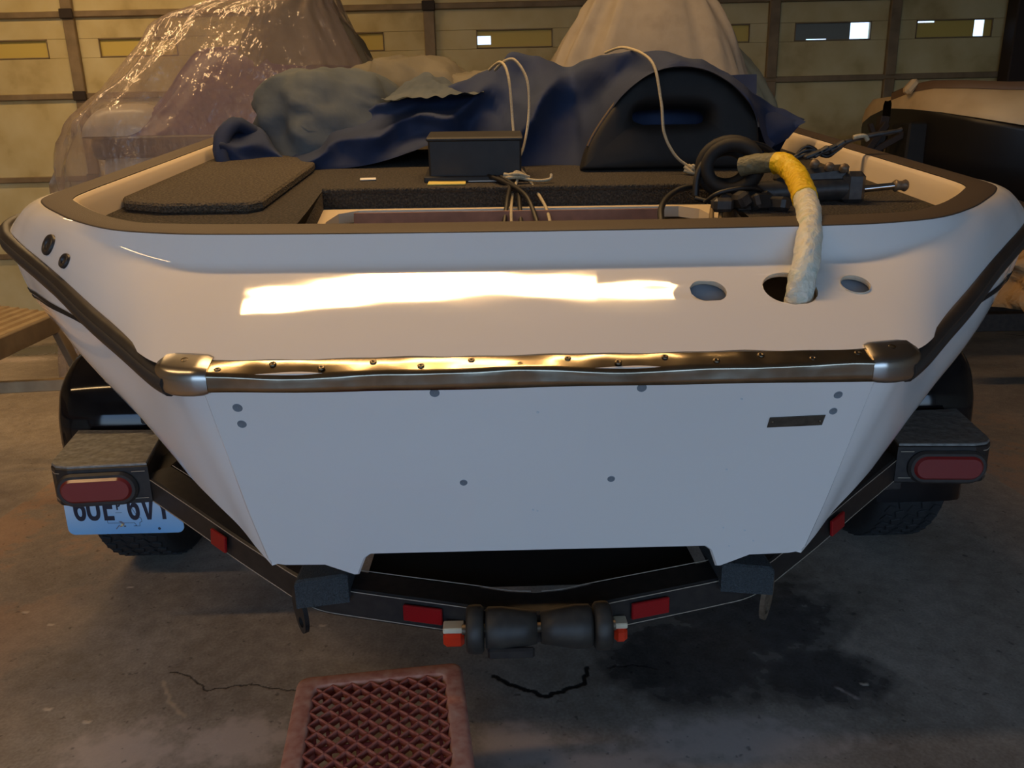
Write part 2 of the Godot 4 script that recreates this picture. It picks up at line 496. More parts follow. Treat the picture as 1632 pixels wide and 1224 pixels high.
func build_boat() -> void:
	var b := thing("boat", "glossy white fibreglass motor boat standing stern first on a black trailer", "boat", Vector3.ZERO)
	# deck cap with its drilled holes
	var rows := cap_rows()
	var sn := Vector3(0, 1, 0.543).normalized()
	var holes := []
	for h in [[0.313, 1.041, -1.356, 0.0335], [0.464, 1.043, -1.358, 0.049], [0.588, 1.048, -1.367, 0.0265]]:
		holes.append({"c": Vector3(h[0], h[1], h[2]), "n": sn, "r": h[3]})
	var st := mk()
	grid(st, rows, false, true, 0, holes)
	obj("deck_cap", st, M.gel, b)
	for h in holes:
		st = mk()
		var bx := Basis(Vector3.RIGHT, sn, Vector3.RIGHT.cross(sn))
		lathe(st, [Vector2(h.r, 0.0008), Vector2(h.r, -0.008), Vector2(h.r + 0.004, -0.012), Vector2(h.r + 0.02, -0.012)], Transform3D(bx, h.c), 32)
		obj("hole_edge", st, M.gel_in, b)
	for h in [holes[0], holes[2]]:
		st = mk()
		box(st, Vector3(0.11, 0.003, 0.11), h.c - sn * 0.022, 0.001, Basis(Vector3.RIGHT, sn, Vector3.RIGHT.cross(sn)))
		obj("backing_panel", st, mat(rgb(150, 156, 164), 0.6), b)
	# dark fittings in the left quarter
	for q in [[Vector3(-0.997, 1.1216, -1.609), 0.0225], [Vector3(-0.930, 1.0939, -1.544), 0.0155]]:
		var best := Vector3.ZERO
		var nn := Vector3.UP
		var dd := 9.0
		for i in range(1, rows.size() - 1):
			for j in range(1, rows[0].size() - 1):
				var d: float = rows[i][j].distance_to(q[0])
				if d < dd:
					dd = d
					best = rows[i][j]
					nn = (rows[i][j + 1] - rows[i][j - 1]).cross(rows[i + 1][j] - rows[i - 1][j]).normalized()
		if nn.y < 0: nn = -nn
		var t1 := nn.cross(Vector3.FORWARD).normalized()
		var r: float = q[1]
		st = mk()
		lathe(st, [Vector2(r, -0.004), Vector2(r * 1.02, 0.003), Vector2(r * 0.92, 0.006), Vector2(r * 0.62, 0.005), Vector2(r * 0.56, 0.002), Vector2(r * 0.5, 0.001), Vector2(0.0005, 0.001)], Transform3D(Basis(t1, nn, t1.cross(nn)), best), 28)
		obj("drain_fitting", st, M.rubber, b)
	# brown grip band on the rim
	var hu := []
	for q in UL: hu.append(q[0])
	var u := fine_whole(hu)
	var inn := fine_whole(INNER)
	var band := []
	for f in [[0.0, -0.002], [0.0, 0.0012], [0.06, 0.0022], [0.5, 0.003], [0.955, 0.0022]]:
		var r := []
		for j in u.size(): r.append(u[j].lerp(inn[j], f[0]) + Vector3(0, f[1], 0))
		band.append(r)
	st = mk()
	grid(st, band, false, false)
	obj("grip_band", st, M.grip, b)
	# white inner wall
	var wall := []
	for f in [[0.95, 0.0], [0.99, 0.001], [1.0, 0.0], [1.06, -0.003], [1.10, -0.010], [1.12, -0.03], [1.13, -0.075]]:
		var r := []
		for j in u.size(): r.append(u[j] + (inn[j] - u[j]) * f[0] + Vector3(0, f[1], 0))
		wall.append(r)
	st = mk()
	grid(st, wall, false, false)
	obj("inner_wall", st, M.gel_in, b)
	# carpeted deck round a sunken well
	st = mk()
	var edge := []
	for p in inn: edge.append(p)
	var wx := 0.555
	var zf := -2.29
	var d3 := func(x, z): return Vector3(x, deck_y(z), z)
	var side := func(x, z): return d3.call(clampf(x, -1.10, 1.10), z)
	for k in 2:
		var s: float = [-1, 1][k]
		var xo := [1.10, 1.10, 1.10, 1.09, 0.80]
		var zz := [-2.29, -2.0, -1.86, -1.80, -1.60]
		var xi := [0.575, 0.555, 0.548, 0.545, 0.50]
		for n in 4:
			var q := [d3.call(s * xi[n], zz[n]), d3.call(s * xo[n], zz[n]), d3.call(s * xo[n + 1], zz[n + 1]), d3.call(s * xi[n + 1], zz[n + 1])]
			if s < 0: quad(st, q[0], q[1], q[2], q[3])
			else: quad(st, q[3], q[2], q[1], q[0])
	var back := [[-1.10, -2.29], [-1.09, -3.4], [-0.94, -3.85], [-0.60, -4.3]]
	for n in 3:
		quad(st, d3.call(back[n][0], back[n][1]), d3.call(-back[n][0], back[n][1]), d3.call(-back[n + 1][0], back[n + 1][1]), d3.call(back[n + 1][0], back[n + 1][1]))
	# the well's carpeted walls
	var drop := Vector3(0, -0.052, 0)
	quad(st, d3.call(-0.575, zf), d3.call(0.575, zf), d3.call(0.575, zf) + drop, d3.call(-0.575, zf) + drop)
	for s in [-1, 1]:
		quad(st, d3.call(s * 0.575, zf), d3.call(s * 0.50, -1.60), d3.call(s * 0.50, -1.60) + drop, d3.call(s * 0.575, zf) + drop)
	obj("carpet_deck", st, M.carpet, b)
	st = mk()
	tube(st, [d3.call(-0.575, zf) , d3.call(0.575, zf)], 0.008, 8)
	obj("carpet_edge", st, M.carpet, b)
	# white ledge of the well, with a rounded opening
	var led_y := func(z): return deck_y(z) - 0.052
	st = mk()
	var outer := []
	var inner := []
	for p in [[-0.50, -1.62], [-0.575, -2.29], [0.575, -2.29], [0.50, -1.62]]: outer.append(Vector3(p[0], led_y.call(p[1]), p[1]))
	for p in [[-0.475, -1.62], [-0.53, -2.10], [-0.515, -2.20], [-0.465, -2.243], [0.465, -2.243], [0.515, -2.20], [0.53, -2.10], [0.475, -1.62]]: inner.append(Vector3(p[0], led_y.call(p[1]) + 0.004, p[1]))
	var oo := [outer[0], outer[0].lerp(outer[1], 0.62), outer[1], outer[1].lerp(outer[2], 0.1), outer[1].lerp(outer[2], 0.9), outer[2], outer[3].lerp(outer[2], 0.62), outer[3]]
	var low := []
	for p in inner: low.append(p + Vector3(0, -0.03, 0))
	grid(st, [oo, inner, low], false, false, -1)
	obj("well_ledge", st, M.gel_in, b)
	st = mk()
	quad(st, Vector3(-0.6, 0.95, -2.25), Vector3(0.6, 0.95, -2.25), Vector3(0.6, 0.90, -1.58), Vector3(-0.6, 0.90, -1.58))
	obj("well_floor", st, M.black_plastic, b)
	st = mk()
	box(st, Vector3(0.86, 0.11, 0.018), Vector3(-0.03, 1.100, -2.13), 0.002, Basis(Vector3.RIGHT, -0.25))
	obj("well_board", st, M.wood_red, b)
	# raised carpeted hatch lid
	st = mk()
	var lp := ccw([Vector2(-1.062, 2.09), Vector2(-1.03, 2.03), Vector2(-0.925, 1.985), Vector2(-0.70, 1.985), Vector2(-0.672, 2.02), Vector2(-0.672, 2.62), Vector2(-0.70, 2.86), Vector2(-1.06, 2.86)])
	var tilt := Basis(Vector3(1, 0, 0), Vector3(0, 0.16, -1), Vector3(0, 1, 0.16).normalized())
	prism(st, lp, 0.027, Transform3D(tilt, Vector3(0, 0.845 + 0.028, 0)), 0.006)
	obj("hatch_lid", st, M.carpet_lid, b)
	# hull sides and bottom
	for k in 2:
		var sr := side_rows(k == 1)
		st = mk()
		grid(st, sr, false, k == 0)
		obj("hull_side", st, M.gel, b)
		var lowr: Array = sr[14]
		var keel := []
		for p in lowr: keel.append(Vector3(0, 0.585 - 0.09 * smoothstep(1.6, 2.4, -p.z) + maxf(0.0, -p.z - 3.2) * 0.36, minf(p.z, -1.40)))
		var mid := []
		for j in lowr.size(): mid.append(lowr[j].lerp(keel[j], 0.35) + Vector3(0, 0.03 * (1.0 - smoothstep(1.5, 2.2, -lowr[j].z)), 0))
		st = mk()
		grid(st, [lowr, mid, keel], false, k == 0)
		obj("hull_bottom", st, M.gel, b)
		# rub rail with its insert
		var rl := mirror(RAIL) if k == 1 else RAIL
		st = mk()
		tube(st, rl, 0.017, 12, 0.023, 0.0, 160)
		var rr := obj("rub_rail", st, M.rubber, b)
		var off := []
		for i in rl.size():
			var t: Vector3 = rl[mini(i + 1, rl.size() - 1)] - rl[maxi(i - 1, 0)]
			var n := Vector3(-t.z, 0, t.x).normalized()
			if n.dot(Vector3(rl[i].x, 0, rl[i].z + 3.0)) < 0: n = -n
			off.append(rl[i] + n * 0.0115 + Vector3(0, 0.003, 0))
		st = mk()
		tube(st, off, 0.007, 8, 0.011, 0.0, 160)
		obj("rail_insert", st, M.rubber_insert, rr)
		# two dark pinstripes
		for q in [[0.58, 0.62, 0.12, 0.15], [0.68, 0.70, 0.13, 0.15]]:
			st = mk()
			var sa := []
			var sb := []
			for n in 30:
				var f := n / 29.0
				var jj := lerpf(80.0, 34.0 if q[0] < 0.4 else 30.0, f)
				for e in 2:
					var v := lerpf(q[e], q[2 + e], clampf((70.0 - jj) / 36.0, 0, 1)) * 14.0
					var i0 := int(v)
					var j0 := int(jj)
					var p: Vector3 = sr[i0][j0].lerp(sr[i0][j0 + 1], jj - j0).lerp(sr[i0 + 1][j0].lerp(sr[i0 + 1][j0 + 1], jj - j0), v - i0)
					p += Vector3((-1 if k == 0 else 1) * 0.0015, 0, 0.0012)
					if e == 0: sa.append(p)
					else: sb.append(p)
			grid(st, [sa, sb], false, k == 0)
			obj("pinstripe", st, M.black_plastic, b)
	# transom
	var tx := Transform3D(Basis(Vector3.RIGHT, Vector3(0, 0.9403, 0.3404), Vector3(0, -0.3404, 0.9403)), Vector3(0, 0.90, -1.185))
	st = mk()
	prism(st, ccw([Vector2(-0.552, 0.05), Vector2(-0.543, -0.10), Vector2(-0.534, -0.25), Vector2(-0.522, -0.378), Vector2(-0.512, -0.393), Vector2(-0.49, -0.398), Vector2(-0.415, -0.400), Vector2(-0.362, -0.430), Vector2(-0.352, -0.430), Vector2(-0.334, -0.383), Vector2(-0.322, -0.372), Vector2(0.322, -0.372), Vector2(0.334, -0.383), Vector2(0.352, -0.430), Vector2(0.362, -0.430), Vector2(0.415, -0.400), Vector2(0.49, -0.398), Vector2(0.512, -0.393), Vector2(0.522, -0.378), Vector2(0.534, -0.25), Vector2(0.543, -0.10), Vector2(0.552, 0.05)]), 0.045, tx, 0.004)
	obj("transom", st, M.gel, b)
	# filled screw holes
	for q in [[-0.500, 0.888, 1.0], [-0.500, 0.856, 0.95], [-0.176, 0.909, 1.0], [0.163, 0.911, 1.0], [0.493, 0.890, 0.9], [0.493, 0.858, 0.85], [-0.137, 0.722, 0.85], [0.127, 0.723, 0.85], [-0.007, 0.868, 0.3], [0.332, 0.886, 0.25], [0.332, 0.739, 0.22], [0.392, 0.592, 0.25], [0.414, 0.564, 0.22], [-0.012, 0.655, 0.25], [-0.004, 0.652, 0.2], [0.369, 0.552, 0.2], [0.35, 0.60, 0.2]]:
		st = mk()
		var r: float = 0.0075 * q[2]
		var at := tx * Vector3(q[0], (q[1] - 0.90) / 0.9403, 0)
		var bx := Basis(Vector3.RIGHT, Vector3(0, -0.3404, 0.9403), Vector3(0, -0.9403, -0.3404))
		lathe(st, [Vector2(r * 1.15, -0.0005), Vector2(r * 1.0, 0.0012), Vector2(r * 0.85, 0.0004), Vector2(r * 0.4, 0.0002), Vector2(0.0003, 0.0002)], Transform3D(bx, at), 16)
		obj("filled_hole", st, M.filler if q[2] > 0.5 else M.plug_rim, b)
	# small dark badge
	st = mk()
	prism(st, ccw([Vector2(0.386, -0.0765), Vector2(0.480, -0.0735), Vector2(0.4815, -0.0515), Vector2(0.387, -0.0548)]), 0.002, tx.translated_local(Vector3(0, 0, 0.002)), 0.0006)
	var bd := obj("name_plate", st, M.badge, b)
	bd.set_meta("label", "small dark bronze name plate")
	for x in [0.393, 0.474]:
		st = mk()
		lathe(st, [Vector2(0.0022, 0.0), Vector2(0.0018, 0.0014), Vector2(0.0002, 0.0018)], Transform3D(Basis(Vector3.RIGHT, Vector3(0, -0.3404, 0.9403), Vector3(0, -0.9403, -0.3404)), tx * Vector3(x, -0.064, 0.002)), 10)
		obj("rivet", st, M.screw, bd)
	# polished bumper strip over the transom's top edge
	st = mk()
	var prof := []
	for q in [[-1.206, 0.9620], [-1.206, 0.9655], [-1.199, 0.9640], [-1.186, 0.9580], [-1.174, 0.9526], [-1.1685, 0.9500], [-1.1655, 0.9465], [-1.1655, 0.9440], [-1.1660, 0.9380], [-1.1668, 0.9290], [-1.1672, 0.9190], [-1.1720, 0.9185]]: prof.append(Vector3(0, q[1], q[0]))
	var srows := []
	for i in 140:
		var x := lerpf(-0.556, 0.552, i / 139.0)
		var r := []
		for k in prof.size():
			var p: Vector3 = prof[k]
			var wave := 0.00035 * sin(x * 23.0 + k * 0.5) + 0.00025 * sin(x * 57.0 + 1.3)
			r.append(Vector3(x + x * -0.018 * (float(k) / prof.size()), p.y + wave * (1.0 if k < 7 else 0.2) + (0.0012 * sin(x * 9.0) + 0.0006 * sin(x * 21.0) if k > 9 else 0.0), p.z + wave * (1.0 if k > 6 else 0.0)))
		var dip := 0.0030 * sin(x * 11.3 + 2.6) + 0.0015 * sin(x * 23.1 + 2.0) - 0.001
		for k in range(3, 12): r[k].y += dip * [0, 0, 0, 0.35, 0.75, 1.0, 1.0, 1.0, 0.8, 0.5, 0.2, 0.1][k]
		srows.append(r)
	grid(st, srows, false, false)
	var strip := obj("bumper_strip", st, M.steel, b)
	var xs := [-0.5215, -0.436, -0.356, -0.274, -0.196, -0.115, -0.036, 0.042, 0.123, 0.201, 0.283, 0.359, 0.441, 0.519]
	for i in xs.size():
		st = mk()
		var bx := Basis(Vector3.RIGHT, 0.42)
		var zc := -1.180 if i % 2 == 0 else -1.191
		lathe(st, [Vector2(0.0058, -0.001), Vector2(0.0056, 0.0010), Vector2(0.0042, 0.0018), Vector2(0.0014, 0.0020), Vector2(0.0012, 0.0008), Vector2(0.0002, 0.0008)], Transform3D(bx, Vector3(xs[i], 0.9553 + (zc + 1.180) * -0.455, zc)), 14)
		obj("screw", st, M.screw, strip)
	# cast corner caps
	for s in [-1, 1]:
		st = mk()
		var loops := []
		for q in [[0.536, 0.0255, 0.0235, -1.1905, 0.9405], [0.545, 0.0290, 0.0265, -1.1905, 0.9405], [0.560, 0.0300, 0.0275, -1.1930, 0.9400], [0.580, 0.0305, 0.0280, -1.1980, 0.9395], [0.600, 0.0295, 0.0280, -1.2040, 0.9400], [0.617, 0.0260, 0.0265, -1.2110, 0.9415], [0.629, 0.0205, 0.0215, -1.2170, 0.9435], [0.6355, 0.0130, 0.0125, -1.2210, 0.9455], [0.637, 0.003, 0.003, -1.2225, 0.9470]]:
			var ring := []
			for k in 28:
				var w := TAU * k / 28
				var c := cos(w)
				var n := sin(w)
				var e := 0.42
				var zz: float = q[3] + q[1] * signf(c) * pow(absf(c), e)
				var yy: float = q[4] + q[2] * signf(n) * pow(absf(n), e)
				yy -= (zz - q[3]) * (0.36 if n > 0 else 0.0)
				ring.append(Vector3(s * q[0], yy, zz))
			loops.append(ring)
		grid(st, loops, true, s > 0)
		cap(st, loops[0], s < 0)
		var cc := obj("corner_cap", st, M.cast, b)
		st = mk()
		lathe(st, [Vector2(0.0056, -0.002), Vector2(0.0056, 0.0004), Vector2(0.0036, -0.0006), Vector2(0.0002, -0.0010)], Transform3D(Basis(Vector3.RIGHT, 0.36), Vector3(s * 0.580, 0.9685, -1.200)), 14)
		obj("screw", st, M.screw, cc)

# ---------------------------------------------------------------- the trailer
func build_trailer() -> void:
	var t := thing("trailer", "black boat trailer with chequer plate steps, red lights and pinstripes under the white boat", "trailer", Vector3.ZERO)
	t.rotation.z = 0.0045
	var H := 0.070
	# top edge of the rear beam's outer face, right half from the centre outwards
	var top := [Vector3(0, 0.423, -1.300), Vector3(0.148, 0.423, -1.334), Vector3(0.30, 0.424, -1.378), Vector3(0.39, 0.425, -1.404), Vector3(0.455, 0.427, -1.424), Vector3(0.51, 0.431, -1.458), Vector3(0.57, 0.440, -1.505), Vector3(0.68, 0.462, -1.588), Vector3(0.82, 0.490, -1.700), Vector3(0.985, 0.522, -1.830)]
	top.insert(1, Vector3(0.07, 0.423, -1.3085))
	top = spline(top, 30)
	for s in [-1, 1]:
		var cs := []
		for i in top.size():
			var p: Vector3 = top[i]
			var d: Vector3 = (top[mini(i + 1, top.size() - 1)] - top[maxi(i - 1, 0)])
			if i == 0: d = Vector3(1, 0, 0)
			var n := Vector3(d.z, 0, -d.x).normalized()   # forward, away from us
			if n.z > 0: n = -n
			var ring := []
			for q in [[0.0, -0.005], [0.005, 0.0], [0.072, 0.0], [0.077, -0.005], [0.077, -H + 0.005], [0.072, -H], [0.005, -H], [0.0, -H + 0.005]]:
				var v: Vector3 = p + n * q[0] + Vector3(0, q[1], 0)
				v.x *= s
				ring.append(v)
			cs.append(ring)
		var st := mk()
		for k in 8:
			var a := []
			var b2 := []
			for r in cs:
				a.append(r[k]); b2.append(r[(k + 1) % 8])
			grid(st, [a, b2], false, s > 0, k + 1)
		cap(st, cs[-1], s > 0)
		var beam := obj("rear_beam", st, M.frame, t)
		for q in [[0, -0.004, 0.002, 2], [0, -H + 0.008, 0.002, 2], [3, 0.004, -0.002, 1]]:
			st = mk()
			var line := []
			for i in range(1, cs.size()):
				var v: Vector3 = cs[i][q[0]]
				line.append(Vector3(v.x, cs[i][1].y + (q[1] if q[3] == 2 else 0.0005), v.z + (0.0007 if q[3] == 2 else 0.0)))
			tube(st, line, 0.0011, 5)
			obj("pinstripe", st, M.pin, beam)
		# step: plate on a box with rounded rear corner
		var outline := [Vector2(s * 0.965, 1.812), Vector2(s * 1.16, 1.797), Vector2(s * 1.195, 1.806), Vector2(s * 1.217, 1.828), Vector2(s * 1.228, 1.86), Vector2(s * 1.288, 2.095), Vector2(s * 1.03, 2.08)]
		var flat := Basis(Vector3(1, 0, 0), Vector3(0, 0, -1), Vector3(0, 1, 0))
		st = mk()
		prism(st, ccw(outline), 0.104, Transform3D(flat, Vector3(0, 0.556, 0)), 0.004)
		var step := obj("step", st, M.frame, t)
		var inset := []
		var mid := Vector2(s * 1.12, 1.94)
		for v in outline: inset.append(mid + (v - mid) * 0.985)
		st = mk()
		prism(st, ccw(inset), 0.008, Transform3D(flat, Vector3(0, 0.5615, 0)), 0.002)
		var pl := obj("tread_plate", st, M.tread, step)
		pl.set_meta("label", "worn grey chequer plate")
		for yy in [0.541, 0.468]:
			for q in [[0.972, 1.005], [1.185, 1.215]]:
				st = mk()
				var xa: float = s * q[0]
				var xb: float = s * q[1]
				if q[0] < 1.1: tube(st, [Vector3(xa, yy, -1.8085), Vector3(xb, yy, -1.8062)], 0.0011, 5)
				else: tube(st, [Vector3(xa, yy, -1.803), Vector3(s * 1.197, yy, -1.8065), Vector3(s * 1.2185, yy, -1.829)], 0.0011, 5)
				obj("pinstripe", st, M.pin, step)
		# oval tail light in its rubber ring
		var tl := Vector3(s * 1.092, 0.4985, -1.801)
		var turn := Basis(Vector3.UP, -s * 0.077)
		st = mk()
		prism(st, rounded(0.200, 0.090, 0.0445, 10), 0.02, Transform3D(turn, tl + Vector3(0, 0, 0.010)), 0.006)
		var ring2 := obj("lamp_ring", st, M.rubber, t)
		st = mk()
		prism(st, rounded(0.178, 0.068, 0.0335, 10), 0.02, Transform3D(turn, tl + Vector3(0, 0, 0.016)), 0.008)
		var ln := obj("lamp_lens", st, M.red_lens, ring2)
		ln.set_meta("label", "oval red tail light lens")
		st = mk()
		lathe(st, [Vector2(0.016, 0), Vector2(0.015, 0.008), Vector2(0.009, 0.012), Vector2(0.0005, 0.013)], Transform3D(Basis(Vector3(0, 0, 1), -s * PI / 2) * Basis(), Vector3(s * 1.237, 0.512, -1.90)), 18)
		obj("marker_lamp", st, M.orange if s < 0 else M.red_reflector, t)
		# reflectors
		st = mk()
		var a1 := Vector3(s * 0.708, 0.467, -1.605)
		var a2 := Vector3(s * 0.752, 0.476, -1.640)
		var dir := (a2 - a1).normalized()
		var nrm := Vector3(s * 0.62, 0.0, 0.78).normalized()
		box(st, Vector3(0.058, 0.042, 0.008), (a1 + a2) / 2 + Vector3(0, -0.034, 0.0) + Vector3(0, 0.0, 0.006), 0.002, Basis(dir * 1.0, nrm.cross(dir).normalized(), nrm))
		obj("reflector", st, M.red_reflector, t)
		st = mk()
		box(st, Vector3(0.084, 0.036, 0.008), Vector3(s * 0.232, 0.393, -1.352), 0.002, Basis(Vector3.UP, s * 0.27))
		obj("reflector", st, M.red_reflector, t)
		# clearance lamp at the roller: white foot and orange lens
		st = mk()
		box(st, Vector3(0.042 if s < 0 else 0.026, 0.012, 0.03), Vector3(s * (0.168 if s < 0 else 0.165), 0.383, -1.320), 0.002)
		var fo := obj("clearance_lamp", st, M.ivory, t)
		st = mk()
		box(st, Vector3(0.042 if s < 0 else 0.026, 0.032, 0.034), Vector3(s * (0.168 if s < 0 else 0.165), 0.362, -1.318), 0.007)
		obj("lamp_lens", st, M.orange, fo)
		# carpeted bunk
		st = mk()
		var bk := []
		for q in [[-1.385, 0.0], [-1.39, 0.004], [-2.4, 0.05], [-4.2, 0.12]]:
			var ring := []
			for p in [[-0.055, 0.008], [-0.048, 0.014], [0.048, 0.026], [0.055, 0.020], [0.055, -0.034], [-0.055, -0.046]]:
				ring.append(Vector3(s * (0.44 + p[0] * -1.0), 0.452 + p[1] + q[1] - 0.012, q[0]))
			bk.append(ring)
		grid(st, bk, true, s < 0, -1)
		cap(st, bk[0], s < 0)
		obj("bunk", st, M.bunk, t)
		# tie-down bracket
		st = mk()
		var eye := Transform3D(Basis(Vector3.UP, s * 0.85) * Basis(Vector3.FORWARD, s * 0.25), Vector3(s * 0.500, 0.365, -1.428))
		var hole := []
		var outl := []
		for k in 20:
			var w := TAU * k / 20
			outl.append(Vector3(0.023 * cos(w), 0.052 * sin(w), 0))
			hole.append(Vector3(0.010 * cos(w), -0.026 + 0.012 * sin(w), 0))
		var l2 := [[], [], [], []]
		for k in 20:
			l2[0].append(eye * (hole[k] + Vector3(0, 0, 0.005)))
			l2[1].append(eye * (outl[k] + Vector3(0, 0, 0.005)))
			l2[2].append(eye * (outl[k] + Vector3(0, 0, -0.005)))
			l2[3].append(eye * (hole[k] + Vector3(0, 0, -0.005)))
		grid(st, [l2[0], l2[1], l2[2], l2[3], l2[0]], true, false, -1)
		obj("tie_down_bracket", st, M.rust if s > 0 else M.frame, t)
		# fender: an arch with rounded shoulders and a skirt
		st = mk()
		var fr := []
		var arch := []
		for q in [[0.348, 0.25], [0.347, 0.36], [0.349, 0.45], [0.349, 0.52], [0.3455, 0.565], [0.335, 0.605], [0.301, 0.675], [0.220, 0.735], [0.110, 0.770], [0.0, 0.777], [-0.110, 0.770], [-0.220, 0.735], [-0.300, 0.66], [-0.335, 0.577], [-0.348, 0.50], [-0.35, 0.36]]: arch.append(Vector3(0, q[1], q[0]))
		arch = spline(arch, 60)
		for k in arch.size():
			var ring := []
			var tg: Vector3 = (arch[mini(k + 1, arch.size() - 1)] - arch[maxi(k - 1, 0)]).normalized()
			var nm := Vector3(0, tg.z, -tg.y) * -1.0
			for q in [[1.10, -0.010], [1.12, -0.002], [1.24, 0.0], [1.325, -0.003], [1.355, -0.010], [1.370, -0.024], [1.376, -0.05], [1.376, -0.08]]:
				var v: Vector3 = arch[k] + nm * q[1]
				ring.append(Vector3(s * q[0], v.y, -2.47 + v.z))
			fr.append(ring)
		grid(st, fr, false, s > 0)
		obj("fender", st, M.black_gloss, t)
		st = mk()
		box(st, Vector3(0.05, 0.06, 0.03), Vector3(s * 1.085, 0.60, -2.12), 0.004)
		obj("fender_bracket", st, M.frame, t)
		# wheel
		var ax := Transform3D(Basis(Vector3(0, 0, 1), -s * PI / 2), Vector3(s * 1.245, 0.322, -2.47))
		st = mk()
		lathe(st, [Vector2(0.19, -0.10), Vector2(0.25, -0.108), Vector2(0.295, -0.106), Vector2(0.316, -0.092), Vector2(0.319, 0.0), Vector2(0.316, 0.092), Vector2(0.295, 0.106), Vector2(0.25, 0.108), Vector2(0.19, 0.10)], ax, 64)
		var ti := obj("tire", st, M.tire, t)
		for row in 5:
			st = mk()
			for k in 48:
				var w := TAU * (k + 0.5 * (row % 2)) / 48
				var o := Vector3(cos(w), 0, sin(w))
				var c := ax * (o * 0.3185 + Vector3(0, -0.072 + row * 0.036, 0))
				var bx := ax.basis * Basis(o, Vector3.UP, o.cross(Vector3.UP))
				box(st, Vector3(0.008, 0.028, 0.030), c, 0.002, bx * Basis(Vector3.RIGHT, 0.35 if row % 2 else -0.35))
			var tb := obj("tread_blocks", st, M.tire, ti)
			tb.set_meta("kind", "stuff")
		st = mk()
		lathe(st, [Vector2(0.19, -0.09), Vector2(0.175, 0.03), Vector2(0.12, 0.05), Vector2(0.07, 0.045), Vector2(0.05, 0.09), Vector2(0.0005, 0.095)], ax, 32)
		obj("wheel_rim", st, M.wheel, t)
		# long side rail under the boat
		st = mk()
		bar(st, Vector3(s * 0.985, 0.46, -1.86), Vector3(s * 0.93, 0.46, -4.3), 0.06, 0.10)
		bar(st, Vector3(s * 0.93, 0.46, -4.3), Vector3(s * 0.03, 0.46, -5.8), 0.06, 0.10)
		obj("side_rail", st, M.frame, t)
	var st := mk()
	for z in [-2.47, -3.3, -4.1]: bar(st, Vector3(-0.96, 0.34, z), Vector3(0.96, 0.34, z), 0.07, 0.06)
	obj("crossmember", st, M.frame, t)
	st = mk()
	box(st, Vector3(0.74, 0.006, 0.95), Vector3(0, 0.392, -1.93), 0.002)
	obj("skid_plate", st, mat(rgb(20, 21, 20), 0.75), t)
	# keel roller between two brackets
	for s in [-1, 1]:
		st = mk()
		lathe(st, [Vector2(0.0005, -0.017), Vector2(0.040, -0.017), Vector2(0.046, -0.012), Vector2(0.047, 0.0), Vector2(0.046, 0.012), Vector2(0.040, 0.017), Vector2(0.0005, 0.017)], Transform3D(Basis(Vector3(0, 0, 1), PI / 2), Vector3(s * 0.124, 0.398, -1.288)), 24)
		obj("roller_end", st, M.roller, t)
		st = mk()
		lathe(st, [Vector2(0.0005, -0.052), Vector2(0.036, -0.052), Vector2(0.042, -0.046), Vector2(0.042, -0.02), Vector2(0.036, 0.02), Vector2(0.031, 0.048), Vector2(0.0005, 0.048)], Transform3D(Basis(Vector3(0, 0, 1), s * PI / 2), Vector3(s * 0.052, 0.398, -1.288)), 24)
		obj("roller", st, M.roller, t)
	st = mk()
	tube(st, [Vector3(-0.15, 0.398, -1.288), Vector3(0.15, 0.398, -1.288)], 0.010, 10)
	obj("roller_shaft", st, M.rust, t)
	st = mk()
	box(st, Vector3(0.09, 0.022, 0.012), Vector3(-0.055, 0.367, -1.253), 0.004)
	obj("roller_bracket", st, M.frame, t)
	build_plate(t)

